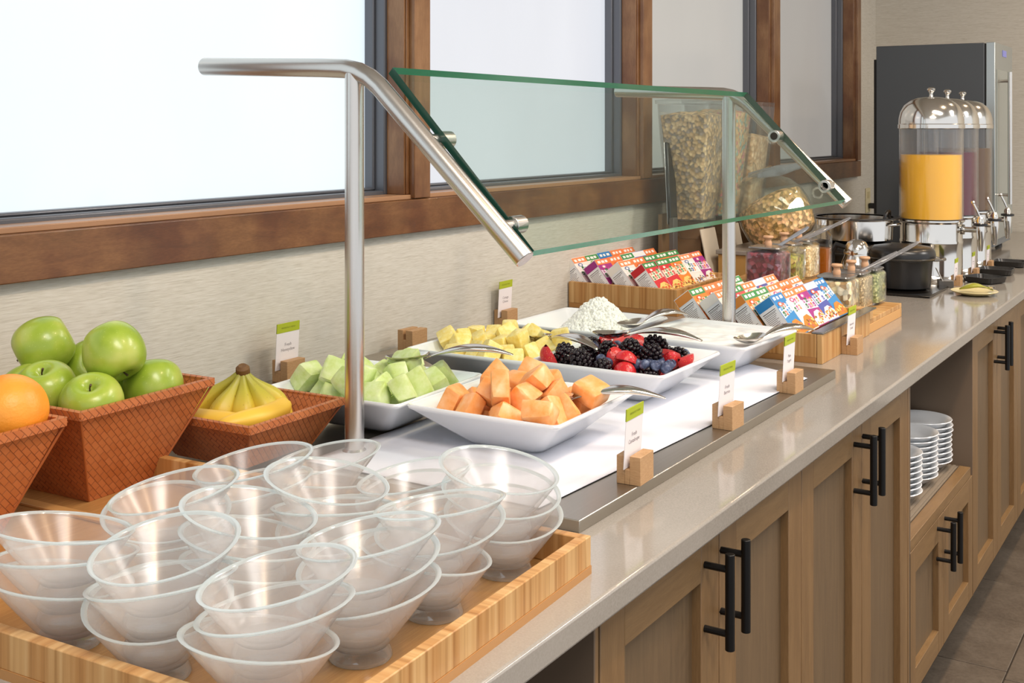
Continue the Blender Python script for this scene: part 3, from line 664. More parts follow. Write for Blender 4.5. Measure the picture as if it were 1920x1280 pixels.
# slanted pane in the plane of the arms
A0 = Vector((.052, .017, .545)); A1 = Vector((.285, .017, .299)); B0 = Vector(far((.050, -.018, .545))); B1 = Vector(far((.283, -.018, .299)))
nrm = (B0-A0).cross(A1-A0).normalized(); nrm = nrm if nrm.z > 0 else -nrm
T_ = nrm*.0125; pv = [A0, A1, B1, B0]; gl = MB()
vs = [tuple(p-T_/2) for p in pv]+[tuple(p+T_/2) for p in pv]
gl.add(vs, [(0, 3, 2, 1), (4, 5, 6, 7)], 0); gl.add(vs, [(3, 0, 4, 7), (1, 2, 6, 5)], 1); gl.add(vs, [(0, 1, 5, 4), (2, 3, 7, 6)], 2)
gl.build('glass_pane', [pane_glass, pane_edge, pane_side], G, smooth=False)

# ------------------------------------------------------------------ square dishes and their food
import json
def dish(lb, x, y, rz):
    r = dish_mb().build('square_dish', white_cer, None, (x, y, CT+.0185), (0, 0, rz), ang=50)
    return tag(r, lb, 'dish', 'white square serving dishes')
D = {}
for k, lb, x, y, rz in (('cant', 'white flared square dish of cantaloupe chunks, nearest the aisle', .632, 1.480, 1.5), ('honey', 'white flared square dish of honeydew chunks behind the near post', .374, 1.458, 3.1),
                        ('pine', 'white flared square dish of pineapple chunks at the wall', .368, 1.824, 2.3), ('berry', 'white flared square dish of mixed berries', .621, 1.846, 0),
                        ('cott', 'white flared square dish of cottage cheese at the wall, farthest', .383, 2.146, 0), ('yog', 'white flared square dish of plain yogurt beside the cereal crate', .655, 2.150, -4)):
    dish(lb, x, y, R(rz)); D[k] = (x, y, R(rz))
DZ = CT+.0185
def flesh(name, cols, sss, rough=.35, sc_=60, rad=(.006, .004, .002)):
    m = mat(name, rough=rough); t = NT(m); a = t.noise(t.coord((1, 1, 1)), sc_, 4, .6)
    t.col(t.ramp(a, cols)); t.bump(a, .12, .001)
    t.b.inputs['Subsurface Weight'].default_value = sss; t.b.inputs['Subsurface Radius'].default_value = rad; t.b.inputs['Subsurface Scale'].default_value = 1; return m
fm = {'ca': flesh('cantaloupe_flesh', [(.3, '#f09a4c'), (.5, '#f6ad6b'), (.72, '#f9c08c')], .12),
      'ho': flesh('honeydew_flesh', [(.3, '#c3d67a'), (.5, '#d3e29c'), (.72, '#e2ebbd')], .12),
      'pi': flesh('pineapple_flesh', [(.3, '#efd268'), (.5, '#f4dd88'), (.72, '#f8e8ab')], .1, sc_=120)}
meshes = {}
for i in range(8):
    meshes['ca%d' % i] = chunk_mesh(100+i, .042, .036, .029, .22, .0042); meshes['ho%d' % i] = chunk_mesh(200+i, .045, .036, .030, .25, .0045); meshes['pi%d' % i] = chunk_mesh(300+i, .037, .033, .026, .16, .0032)
for k, m_ in meshes.items(): m_.materials.append(fm[k[:2]])
bb = blueberry_mesh(); bl_m = mat('blueberry_skin', rough=.5); t = NT(bl_m); a = t.noise(t.coord((1, 1, 1)), 160, 3)
t.col(t.ramp(a, [(.3, '#2c3350'), (.5, '#46506f'), (.72, '#7f8aa6')])); bb.materials.append(bl_m); meshes['bl0'] = bb
kb = blackberry_mesh(); kb.materials.append(mat('blackberry_drupelets', '#1b0f16', .2)); meshes['bk0'] = kb
skin = mat('strawberry_skin', rough=.28); t = NT(skin); vo = t.n('ShaderNodeTexVoronoi'); vo.inputs['Scale'].default_value = 330; t.l(t.coord((1, 1, 1)), vo.inputs['Vector'])
t.col(t.mix(t.ramp(vo.outputs['Distance'], [(.12, 1.), (.2, 0.)]), '#c9252c', '#e6b25a')); t.bump(vo.outputs['Distance'], .4, .001)
sfl = mat('strawberry_flesh', rough=.35); t = NT(sfl); a = t.noise(t.coord((1, 1, .4)), 90, 2); t.col(t.ramp(a, [(.3, '#e0474a'), (.55, '#ea6a66'), (.75, '#f4a79d')]))
for kk in (0, 1):
    m_ = strawberry_mesh(kk); m_.materials[0] = skin; m_.materials[1] = sfl; meshes['st%d' % kk] = m_
names = {'ca': ('cantaloupe_chunk', 'pale orange cantaloupe chunk heaped in the dish nearest the aisle', 'melon', 'cantaloupe chunks in the square dish'),
         'ho': ('honeydew_chunk', 'pale green honeydew chunk heaped in the dish behind the near post', 'melon', 'honeydew chunks in the square dish'),
         'pi': ('pineapple_chunk', 'yellow pineapple chunk heaped in the dish at the wall', 'pineapple', 'pineapple chunks in the square dish'),
         'bl0': ('blueberry', 'dusky blueberry among the mixed berries in the square dish', 'berry', 'blueberries in the square dish'),
         'bk0': ('blackberry', 'glossy blackberry among the mixed berries in the square dish', 'berry', 'blackberries in the square dish'),
         'st0': ('strawberry', 'halved strawberry with a pale cut face among the mixed berries', 'berry', 'halved strawberries in the square dish'),
         'st1': ('strawberry', 'strawberry wedge with two cut faces among the mixed berries', 'berry', 'strawberry wedges in the square dish')}
nblack = 0
side8 = ['far side', 'far wall corner', 'wall side', 'near wall corner', 'near side', 'near aisle corner', 'aisle side', 'far aisle corner']
short = {'ca': 'pale orange cantaloupe chunk', 'ho': 'pale green honeydew chunk', 'pi': 'yellow pineapple chunk', 'bl': 'dusky blueberry', 'bk': 'glossy blackberry', 'st0': 'halved strawberry', 'st1': 'strawberry wedge'}
for dk, txt in SIM.items():
    x, y, rz = D[dk]; base = Matrix.Translation((x, y, DZ)) @ Matrix.Rotation(rz, 4, 'Z')
    zs_ = sorted(it[3] for it in txt)
    for it in txt:
        i_ = it[0]; p = [q/10000 for q in it[1:4]]; e = [q/100 for q in it[4:7]]
        k = 'ca%d' % i_ if i_ < 8 else 'ho%d' % (i_-8) if i_ < 16 else 'pi%d' % (i_-16) if i_ < 24 else ('bk0', 'bl0', 'st0', 'st1')[i_-24]
        me = meshes[k]; nm = names.get(k) or names[k[:2]]
        sec = side8[int(round(math.atan2(-p[0], p[1])/(math.pi/4))) % 8]; rk = zs_.index(it[3])/len(zs_)
        lay = 'bottom' if rk < .3 else 'middle' if rk < .6 else 'upper' if rk < .85 else 'top'; rd_ = math.hypot(p[0], p[1])
        where = 'inner' if rd_ < .022 else 'halfway' if rd_ < .042 else 'outer' if rd_ < .062 else 'outermost'
        lbl = '%s, %s layer, %s, towards the %s of the dish' % (short.get(k) or short[k[:2]], lay, where, sec)
        o = bpy.data.objects.new(nm[0], me); sc.collection.objects.link(o)
        Mx = base @ Matrix.Translation(p) @ Euler(e).to_matrix().to_4x4()
        o.location = Mx.translation; o.rotation_euler = Mx.to_euler(); tag(o, lbl, nm[2], nm[3])

# the loose handful of blueberries on the aisle-side half of the berry heap
x, y, rz = D['berry']; q_ = random.Random(21)
for i, (px, py) in enumerate(((.058, -.030), (.072, -.018), (.050, -.012), (.066, -.004), (.082, .002), (.044, .006), (.060, .012), (.075, .018), (.088, -.020), (.090, -.036), (.074, -.044), (.058, -.050), (.040, -.044), (-.020, -.060), (-.004, -.066))):
    pz = .0545-.10*max(0, math.hypot(px, py)-.05)+q_.uniform(-.002, .004)
    o = bpy.data.objects.new('blueberry', meshes['bl0']); sc.collection.objects.link(o)
    o.location = (x+px, y+py, DZ+pz+.006); o.rotation_euler = (q_.uniform(-.8, .8), q_.uniform(-.8, .8), q_.uniform(0, 6))
    tag(o, 'dusky blueberry lying on top of the berry heap on its aisle side', 'berry', 'blueberries in the square dish')
# ------------------------------------------------------------------ card holders
cw1 = wood('pale_end_grain', [(.3, '#a37c54'), (.5, '#b58e64'), (.7, '#c4a078')], (30, 30, 200), .5, 60, .08)
def card_holder(lb, x, y, z, lines=None, rz=0, scale=1, flag=True):
    r = thing('card_holder', lb, 'card holder', (x, y, z), rz, 'small bamboo card holders along the counter')
    hx, hy, h = .0168*scale, .0225*scale, .037*scale; s0, s1, sd_ = -.0055, .0015, h*.42
    m = MB(); m.box(-hx, s0, -hy, hy, 0, h); m.box(s1, hx, -hy, hy, 0, h); m.box(s0, s1, -hy, hy, 0, h-sd_*1.1)
    m.build('block', cw1, r, bevel=.0006)
    if lines is not None:
        c = bpy.data.objects.new('card', None)
        t0 = h-sd_*1.1+.001; top = .099*scale; w_ = .028*scale
        cm = MB(); cm.box(-.0005, .0004, -w_-.001, w_-.001, 0, top-t0)
        cb = cm.build('card', paper, r, (-.0035, -.001, t0), (0, R(3), 0), smooth=False)
        g = MB(); g.box(-.0009, .0008, -w_-.001, w_-.001, (top-t0)*.80, (top-t0)+.0002); g.build('card_header', green_pr, cb, smooth=False)
        rot = (R(90), 0, R(90))
        if len(lines) > 1:
            textmesh('BREAKFAST MENU', .0042*scale, mat('header_ink', '#7b8420', .8), cb, (.00095, -.001, (top-t0)*.90), rot)
            textmesh(lines[0], .0078*scale, ink, cb, (.0006, 0, (top-t0)*.53), rot); textmesh(lines[1], .0078*scale, ink, cb, (.0006, 0, (top-t0)*.42), rot)
        elif len(lines) == 1:
            pass
    return r
card_holder('bamboo card holder for the cantaloupe, nearest of the aisle-side ones', .8575, 1.395, CT+.015, ('Fresh', 'Cantaloupe'), R(3))
card_holder('bamboo card holder for the berries, second along the plate edge', .8570, 1.722, CT+.015, ('Fresh', 'Berries'), R(-2))
card_holder('bamboo card holder for the yogurt, at the far end of the plate edge', .8575, 2.012, CT+.015, ('Plain', 'Yogurt'))
card_holder('bamboo card holder on the worktop beside the lower cereal crate', .8290, 2.495, CT, ('Assorted', 'Cereal'), R(0))
card_holder('bamboo card holder against the wall behind the bananas', .0500, 1.606, CT+.015, ('Fresh', 'Honeydew'), R(1), 1.08)
card_holder('bamboo card holder without a card at the wall behind the pineapple', .0580, 1.972, CT+.015, None, R(0), 1.15)
card_holder('bamboo card holder at the wall beside the cottage cheese dish', .0215, 2.395, CT, ('Cottage', 'Cheese'), R(2), 1.1)

# ------------------------------------------------------------------ serving spoons
def spoon_proto():
    root = bpy.data.objects.new('serving_spoon', None); sc.collection.objects.link(root)
    L = .205; N = 22; rings = []; S = 14
    for i in range(N+1):
        u = i/N; x = .062+u*(L-.062); w_ = .0050+.0125*math.sin(math.pi*min(1, max(0, (u-.12)/.86)))**1.3*(1 if u < .99 else .7); th = .0013+.0044*math.sin(math.pi*min(1, max(0, u-.12)/.88))
        z = .018*math.sin(math.pi*(u*.86+.05))+.004
        rings.append([(x, w_*math.cos(2*math.pi*j/S), z+th*math.sin(2*math.pi*j/S)) for j in range(S)])
    m = MB(); m.rings(rings); m.build('handle', spoonm, root, ang=70)
    b = MB(); NR, NA = 7, 26; outer = []
    for k in range(NR+1):
        rr = k/NR; outer.append([(.036+.036*rr*math.cos(2*math.pi*j/NA), .0215*rr*math.sin(2*math.pi*j/NA), .0005+.0105*rr**2.2+(.004*max(0, math.cos(2*math.pi*j/NA))*rr)) for j in range(NA)])
    inner = [[(x, y, z+.0012) for x, y, z in rg] for rg in reversed(outer)]
    b.rings(outer+inner, cap0=False, cap1=False); b.build('spoon_bowl', spoonm, root, ang=70)
    return root
SP = spoon_proto(); first = True
# tip position, direction, pitch, roll
sp = [((.655, 1.445, .938), 34, 0, 'steel spoon in the cantaloupe dish, handle over the rim towards the berries'),
      ((.372, 1.482, .962), 34, 1, 'steel spoon in the honeydew dish, handle reaching towards the pineapple'),
      ((.395, 1.872, .945), -20, 0, 'steel spoon in the pineapple dish, handle resting towards the berries'),
      ((.545, 1.862, .962), 3, 1, 'steel spoon lying across the back of the mixed berries'),
      ((.497, 2.060, .942), 74, 0, 'steel spoon in the cottage cheese dish, handle over the far rim'),
      ((.745, 2.040, .940), 65, 0, 'steel spoon in the yogurt dish, handle over the rim by the cereal')]
for loc, a_, p_, lb in sp:
    rt = (0, R(-p_), R(a_))
    if first: SP.location = loc; SP.rotation_euler = rt; tag(SP, lb, 'spoon', 'serving spoons in the square dishes'); first = False
    else: dup(SP, loc, rt, lb)

# ------------------------------------------------------------------ cottage cheese, yogurt
ccm = mat('cottage_cheese_curds', '#f4f3ee', .35, Subsurface_Weight=.15, Subsurface_Radius=(.004, .004, .003))
import bmesh
def curds(name, x, y, r_, hgt, n, seed, cx=0, cy=0):
    q = random.Random(seed); b = bmesh.new(); base = []
    def hf(px, py): d = math.hypot(px-cx, py-cy)/r_; return hgt*.82*math.exp(-(d*1.75)**2)+.028*max(0, 1-d*d)
    proto = bmesh.new(); bmesh.ops.create_icosphere(proto, subdivisions=1, radius=1); pv = [v.co.copy() for v in proto.verts]; pf = [[v.index for v in f.verts] for f in proto.faces]; proto.free()
    vs, fs = [], []
    for i in range(n):
        a_ = q.uniform(0, 6.283); d = r_*math.sqrt(q.random()); px, py = cx*.5+d*math.cos(a_), cy*.5+d*math.sin(a_)
        if max(abs(px), abs(py)) > .088: continue
        z = hf(px, py)+q.uniform(-.002, .0045); s_ = q.uniform(.0028, .0060); k = len(vs)
        e = Euler((q.uniform(0, 6), q.uniform(0, 6), q.uniform(0, 6))).to_matrix(); dg = Matrix.Diagonal((q.uniform(.7, 1.4), q.uniform(.7, 1.2), q.uniform(.6, 1)))
        for c in pv: w_ = e @ (dg @ c)*s_; vs.append((px+w_.x, py+w_.y, z+w_.z+.016))
        fs += [tuple(j+k for j in f) for f in pf]
    N = 30
    k = len(vs)
    for j in range(N+1):
        for i in range(N+1):
            px, py = -.085+.17*i/N, -.085+.17*j/N; vs.append((px, py, hf(px, py)+.016))
    fs += [(k+j*(N+1)+i, k+j*(N+1)+i+1, k+(j+1)*(N+1)+i+1, k+(j+1)*(N+1)+i) for j in range(N) for i in range(N)]
    m = MB(); m.add(vs, fs); o = m.build(name, ccm, None, (x, y, DZ), ang=180); o['kind'] = 'stuff'; return o
cc = curds('cottage_cheese', D['cott'][0], D['cott'][1], .104, .070, 4200, 5, .018, .010)
tag(cc, 'heap of white cottage cheese curds in the far dish at the wall', 'cottage cheese')
yg = MB(); N = 60; vs = []
for j in range(N+1):
    for i in range(N+1):
        px, py = -1+2*i/N, -1+2*j/N; d = max(abs(px), abs(py))
        nz = mathutils.noise.noise(Vector((px*2.2, py*2.2, 1.3)))*.004+mathutils.noise.noise(Vector((px*5+py*2, py*6, 4)))*.0022
        vs.append((px*.1145, py*.1145, .0565+nz*(1-d**6)))
fs = [(j*(N+1)+i, j*(N+1)+i+1, (j+1)*(N+1)+i+1, (j+1)*(N+1)+i) for j in range(N) for i in range(N)]
yg.add(vs, fs)
yo = yg.build('yogurt', mat('yogurt_white', '#f6f6f7', .22, Subsurface_Weight=.1, Subsurface_Radius=(.004, .004, .003)), None, (D['yog'][0], D['yog'][1], DZ), (0, 0, D['yog'][2]), ang=180)
yo['kind'] = 'stuff'; tag(yo, 'smooth white yogurt filling the far dish by the cereal crate', 'yogurt')

# ------------------------------------------------------------------ cereal crates
def crate(lb, x0, x1, y0, y1, h, front=None):
    r = thing('bamboo_crate', lb, 'crate', (x0, y0, CT), group='bamboo crates of small cereal boxes'); X, Y = x1-x0, y1-y0; w_ = .011
    MB().box(w_, X-w_, w_, Y-w_, .0, .022).build('crate_floor', tray_floor, r, smooth=False)
    MB().box(0, X, 0, w_, .012, h).build('end_panel', bam_x, r, bevel=.001); MB().box(0, X, Y-w_, Y, .0, h).build('end_panel', bam_x, r, bevel=.001)
    MB().box(0, X, .0004, w_, .0, .012).build('base_strip', mat('bamboo_end_strip_dark', '#ad7c46', .5), r, bevel=.0006)
    MB().box(0, w_, w_, Y-w_, 0, h).build('side_panel', bam_y, r, bevel=.001); MB().box(X-w_, X, w_, Y-w_, .0, h).build('side_panel', bam_y, r, bevel=.001)
    return r
crate('long bamboo crate at the wall holding the rear group of cereal boxes', .004, .318, 2.735, 3.128, .068)
lc = crate('bamboo crate nearer the aisle holding the front group of cereal boxes', .49, .800, 2.342, 2.735, .060)
MB().box(.311, .322, .0, .135, 0, .060).build('end_block', bam_y, lc, bevel=.001)
MB().box(.300, .3245, .0, .40, .0605, .0640).build('front_rail', mat('rail_clear_grey', '#8f8c88', .15, .8), lc, bevel=.001)

PC = {}
def pc(h):
    if h not in PC: PC[h] = mat('box_print_'+str(len(PC)), h, .38)
    return PC[h]
def cereal(design, w_, d, h):
    """upright carton, front on +x, nutrition side on -y"""
    root = bpy.data.objects.new('cereal_box', None); sc.collection.objects.link(root)
    main, top, blob_, food, side_top, side_body = design
    q = random.Random(hash(design[0]+design[1]+design[3]) % 1000 if False else sum(map(ord, ''.join(design))))
    mats_ = [pc(main), pc(top), pc(side_body)]
    m = MB(); g = .0006
    vs = [(0,0,0),(d,0,0),(d,w_,0),(0,w_,0),(0,0,h),(d,0,h),(d,w_,h),(0,w_,h)]
    m.add(vs, [(0,3,2,1)], 0); m.add(vs, [(4,5,6,7)], 1); m.add(vs, [(0,1,5,4)], 2); m.add(vs, [(1,2,6,5)], 0); m.add(vs, [(2,3,7,6),(3,0,4,7)], 0)
    m.build('carton', mats_, root, bevel=.0005, bseg=1)
    cols = [main, top, blob_, food, '#f4f0ea', '#2f6b3d', '#c8842e', '#7a4420', '#f6d27a']
    f = MB(); X = d+.0004
    def quad(y0, y1, z0, z1, c, sk=0, e=0): f.add([(X+e, y0*w_, z0*h), (X+e, y1*w_, z0*h+sk*h), (X+e, y1*w_, z1*h+sk*h), (X+e, y0*w_, z1*h)], [(0, 1, 2, 3)], c)
    def ell(cy, cz, ry, rz_, c, e=0, a0=0, n=18): f.add([(X+e, (cy+ry*math.cos(2*math.pi*i/n+a0))*w_, (cz+rz_*math.sin(2*math.pi*i/n+a0))*h) for i in range(n)], [tuple(range(n))], c)
    quad(.01, .99, .83, .99, 1)
    for i in range(3): quad(.12+.27*i, .12+.27*i+q.uniform(.14, .22), .87, .945, 4, q.uniform(-.01, .01), .0001)
    sl = q.choice((.06, .10, -.05)); quad(.03, .97, .44, .68, 2, sl, .0001)
    if q.random() < .5: ell(.5, .58, .46, .17, 2, .00012)
    for row in range(2):
        for i in range(4):
            z_ = .60-.14*row+sl*(.2+.2*i)*.8; y_ = .12+.20*i; quad(y_, y_+q.uniform(.11, .17), z_, z_+.11, [0, 5, 3, 1][(i+row) % 4], q.uniform(-.02, .03), .0002); quad(y_+.04, y_+.08, z_+.03, z_+.07, 2, 0, .00025)
    ell(.36, .76, .16, .055, 3, .00025); ell(.36, .76, .09, .03, 4, .0003)
    f.add([(X+.0001, .01*w_, .02*h), (X+.0001, .99*w_, .02*h), (X+.0001, .99*w_, .22*h), (X+.0001, .7*w_, .36*h), (X+.0001, .35*w_, .34*h), (X+.0001, .01*w_, .16*h)], [(0, 1, 2, 3, 4, 5)], q.choice([6, 4, 8]))
    for i in range(46):
        y_, z_ = q.uniform(.07, .93), q.uniform(.05, .30)
        if z_ > .20+.12*y_: continue
        ell(y_, z_, q.uniform(.04, .075), q.uniform(.018, .035), q.choice([7, 8, 6, 3, 6]), .0002+i*.000004, q.uniform(0, 3), 6)
    f.build('front_print', [pc(c) for c in cols], root, smooth=False)
    s_ = MB(); Y = -.0004
    def sq(x0, x1, z0, z1, c, e=0): s_.add([(x0*d, Y-e, z0*h), (x1*d, Y-e, z0*h), (x1*d, Y-e, z1*h), (x0*d, Y-e, z1*h)], [(0, 1, 2, 3)], c)
    sq(.02, .98, .80, .985, 0); sq(.08, .92, .06, .76, 1, .0001)
    sq(.12, .88, .72, .735, 2, .0002); sq(.12, .88, .685, .695, 2, .0002); sq(.12, .88, .30, .308, 2, .0002)
    for i in range(16):
        z_ = .66-.034*i
        if z_ < .1: break
        sq(.13, .13+q.uniform(.45, .74), z_, z_+.012, 3, .0002)
    s_.build('side_print', [pc(side_top), pc('#f1f3f8'), darkink, ink], root, smooth=False)
    return root
W_ = '#f0ece6'
des = {'red': ('#d42f3c', '#3f8f4e', '#f3ead4', '#e0483a', '#c4202c', '#eef0f4'), 'orange': ('#ee7a3a', '#e9824c', '#f7efe2', '#c9583a', '#ee8a4e', '#eef0f4'),
       'white': ('#f1e9e4', '#e98a52', '#ffffff', '#5b76ad', '#f0ece6', '#e8eaf0'), 'purple': ('#a32f86', '#ec8048', '#e9dff0', '#c95a9c', '#9c2c84', '#eef0f4'),
       'greenred': ('#d9505a', '#3a8f50', '#f6e6da', '#d43a4a', '#ededf0', '#eef0f4'), 'oats': ('#f3ede6', '#3a8f50', '#f4c06a', '#8aa35a', '#f0f0ee', '#e6e9f0'),
       'blue': ('#2d86c4', '#2d7fc0', '#dfeefa', '#e86a4c', '#1f7fc2', '#eef0f4'), 'navy': ('#4c57a8', '#f0f0f6', '#dfe4f6', '#e0553a', '#3d4a9c', '#eef0f4'),
       'orangeside': ('#ee8a3a', '#3a8f50', '#f6ead0', '#d9552e', '#d98a3a', '#e3e6ee'), 'multi': ('#f2eee8', '#eb8750', '#ffffff', '#c23a86', '#efe9e0', '#e8eaf0')}
TILT = 38
protoC = {k: cereal(v, .074, .042, .100) for k, v in des.items()}
used = set()
def place_box(kind, x, y, z, lb, grp):
    p = protoC[kind]
    if kind not in used: used.add(kind); o = p
    else: o = dup(p)
    o.location = (x, y, z); o.rotation_euler = (0, R(-TILT+rnd.uniform(-1, 1)), R(rnd.uniform(-1, 1))); tag(o, lb, 'cereal box', grp)
cname = {'red': 'red and green', 'orange': 'orange', 'white': 'white and orange', 'purple': 'magenta and orange', 'greenred': 'pink-red with green top', 'oats': 'white with green top',
         'blue': 'blue', 'navy': 'navy and white', 'orangeside': 'orange with green top', 'multi': 'white with orange top'}
col_n = ['nearest column', 'second column', 'third column', 'fourth column', 'fifth column']
row_n = ['wall row', 'second row', 'third row', 'aisle row']
U = [['white', 'oats', 'blue', 'orange', 'multi'], ['purple', 'orange', 'oats', 'navy', 'orange'], ['white', 'orange', 'greenred', 'orangeside', 'greenred'], ['red', 'red', 'orangeside', 'white', 'purple']]
for i, row in enumerate(U):
    for j, k in enumerate(row):
        place_box(k, .030+.0705*i, 2.750+.0745*j, CT+.0225, '%s cereal box, %s, %s of the rear crate' % (cname[k], col_n[j], row_n[i]), 'cereal boxes in the rear crate')
Lw = [['orangeside', 'orange', 'orange', 'oats', 'navy'], ['white', 'greenred', 'multi', 'navy', 'multi'], ['orangeside', 'oats', 'multi', 'orange', 'white'], ['blue', 'multi', 'purple', 'navy', 'blue']]
for i, row in enumerate(Lw):
    for j, k in enumerate(row):
        if i == 0 and j > 3: continue
        place_box(k, .541+.0605*i, 2.357+.0765*j*.96, CT+.0225, '%s cereal box, %s, %s of the front crate' % (cname[k], col_n[j], row_n[i]), 'cereal boxes in the front crate')
# ------------------------------------------------------------------ condiment jars
cork = mat('pale_turned_wood', '#cfa27c', .5)
def speck(name, cols, sc_, bump=.6, dist=.003, rough=.6):
    m = mat(name, rough=rough); t = NT(m); vo = t.n('ShaderNodeTexVoronoi'); vo.inputs['Scale'].default_value = sc_; t.l(t.coord((1, 1, 1)), vo.inputs['Vector'])
    sx = t.n('ShaderNodeSeparateColor'); t.l(vo.outputs['Color'], sx.inputs[0])
    n = len(cols); c = t.ramp(sx.outputs[0], [(i/n, c_) for i, c_ in enumerate(cols)], 'CONSTANT')
    hs = t.n('ShaderNodeHueSaturation'); hs.inputs['Value'].default_value = 1.95; t.l(c, hs.inputs['Color']); c = hs.outputs[0]
    t.col(t.mix(t.ramp(vo.outputs['Distance'], [(.3, 0.), (.8, .4)]), c, '#4a3826')); t.bump(vo.outputs['Distance'], -bump if False else bump, dist); return m
def shelf_board(lb, x0, x1, y0, y1, h, z=CT):
    r = thing('bamboo_shelf', lb, 'shelf', (x0, y0, z)); X, Y = x1-x0, y1-y0
    MB().box(0, X, 0, Y, h-.012, h).build('board', bam_y, r, bevel=.0012)
    MB().box(0, X, 0, .012, 0, h-.012).build('leg_panel', bam_x, r, bevel=.001); MB().box(0, X, Y-.012, Y, 0, h-.012).build('leg_panel', bam_x, r, bevel=.001)
    MB().box(X-.012, X, .012, Y-.012, 0, h-.012).build('front_panel', mat('bamboo_front_stripes', '#cf9e62', .45), r, bevel=.001)
    return r
s2 = shelf_board('low bamboo shelf nearer the aisle holding three square jars', .60, .797, 2.738, 3.045, .034)
MB().box(.15, .20, -.001, .028, .034, .060).build('end_board', bam_x, s2, bevel=.001)
shelf_board('raised bamboo shelf behind it holding three taller square jars and a syrup bottle', .355, .566, 2.80, 3.29, .070)
def jar(lb, x, y, z, w_, h, cont, clabel, cname_, fill=.82):
    r = thing('square_jar', lb, 'jar', (x, y, z), group='square glass jars with wooden knobs'); a = w_/2
    m = MB(); m.rings([rsq(q, q, zz, .012, 4) for q, zz in ((a*.86, 0), (a*.97, .003), (a, .012), (a, h*.86), (a*.97, h*.92), (a*.86, h*.97), (a*.86, h))]+[rsq(q, q, zz, .010, 4) for q, zz in ((a*.82, h), (a*.82, h*.97), (a*.93, h*.9), (a*.955, h*.85), (a*.955, .012), (a*.9, .007))], cap1=True)
    m.build('jar_wall', jar_glass, r, ang=40)
    l = MB(); l.rings([rsq(q, q, zz, .01, 4) for q, zz in ((a*.88, h+.0005), (a*.9, h+.002), (a*.88, h+.005), (a*.4, h+.0065))]); l.build('lid', mat('jar_lid_grey', '#8d8a86', .2, .6), r, ang=40)
    k = MB(); k.lathe([(.009, h+.0065), (.0095, h+.014), (.0075, h+.019), (.0085, h+.023), (.013, h+.026), (.0135, h+.029), (.012, h+.0315), (0, h+.032)], 20); k.build('knob', cork, r)
    c = MB(); n = 10; c.rings([rsq(a*.94, a*.94, .008, .010, 4), rsq(a*.945, a*.945, h*fill*.96, .010, 4), rsq(a*.9, a*.9, h*fill, .010, 4), rsq(a*.4, a*.4, h*fill+.004, .006, 4)])
    o = c.build(cname_, cont, None, (x, y, z+.0002), ang=40); o['kind'] = 'stuff'; tag(o, clabel, 'food'); return r
cran = speck('dried_cranberries_mass', ['#57202a', '#6d2b36', '#8a4450', '#48202c', '#7a5868'], 90)
pist = speck('green_seed_mass', ['#8e8a3a', '#a89a48', '#6f6a2a', '#c4ae62', '#7b5a30'], 100)
oat = speck('pale_nut_mass', ['#c8a878', '#d6bb8e', '#b99663', '#e0caa2'], 160, .3)
nuts = speck('mixed_nuts_mass', ['#b79a72', '#8f7048', '#d8c49a', '#6f5b3e', '#a8a08c', '#cdbfa6'], 85)
seeds = speck('brown_seed_mass', ['#a08a66', '#7d6a4c', '#bba682', '#8e7d5e'], 230, .4)
pump = speck('pumpkin_seed_mass', ['#8d9060', '#6d7444', '#a9a878', '#59603a'], 170, .5)
jar('square jar of dried cranberries, nearest on the raised shelf', .500, 2.895, CT+.0702, .094, .100, cran, 'dark red dried cranberries filling the nearest raised jar', 'dried_cranberries', .9)
jar('square jar of yellow-green seeds, middle of the raised shelf', .502, 3.010, CT+.0702, .094, .100, pist, 'yellow-green seeds filling the middle raised jar', 'green_seeds', .72)
jar('square jar of pale oats, farthest on the raised shelf', .502, 3.130, CT+.0702, .094, .100, oat, 'pale oats filling the farthest raised jar', 'oats', .86)
jar('square jar of mixed nuts, nearest on the low shelf', .705, 2.800, CT+.0342, .090, .086, nuts, 'mixed nuts filling the nearest jar on the low shelf', 'mixed_nuts', .92)
jar('square jar of brown seeds, middle of the low shelf', .712, 2.897, CT+.0342, .090, .086, seeds, 'brown seeds filling the middle jar on the low shelf', 'brown_seeds', .92)
jar('square jar of pumpkin seeds, farthest on the low shelf', .718, 2.995, CT+.0342, .090, .086, pump, 'green pumpkin seeds filling the farthest jar on the low shelf', 'pumpkin_seeds', .92)
def scoop(lb, p0, p1, m_=None):
    r = thing('jar_scoop', lb, 'scoop', p0, group='clear scoops standing in the jars'); d = Vector(p1)-Vector(p0)
    m = MB(); N = 8; rings = []; side = Vector((-d.y, d.x, 0)).normalized(); up = side.cross(d.normalized())
    for i in range(N+1):
        u = i/N; w_ = .0062+.0042*math.sin(math.pi*max(0, u-.45)/.55) if u > .45 else .0062; w_ *= (.6 if i in (0, N) else 1)
        c = d*u; rings.append([tuple(c+side*w_*math.cos(2*math.pi*j/12)+up*.0035*math.sin(2*math.pi*j/12)) for j in range(12)])
    m.rings(rings); m.build('scoop_handle', m_ or acrylic, r, ang=60); return r
scm = mixglass('scoop_clear_plastic', '#f4f5f6', .25, .75, '#c9ccd2', .08, .14)
scoop('clear plastic scoop handle rising from the middle jar on the low shelf', (.722, 2.89, CT+.118), (.80, 2.985, CT+.168), scm)
scoop('clear plastic scoop handle rising from the farthest jar on the low shelf', (.735, 2.99, CT+.122), (.822, 3.115, CT+.184), scm)
scoop('grey plastic scoop leaning out of the nearest raised jar', (.512, 2.92, CT+.170), (.560, 3.03, CT+.216), mat('scoop_grey_plastic', '#7d838c', .2))
scoop('clear scoop leaning out of the middle raised jar', (.515, 3.02, CT+.172), (.585, 3.15, CT+.212), scm)
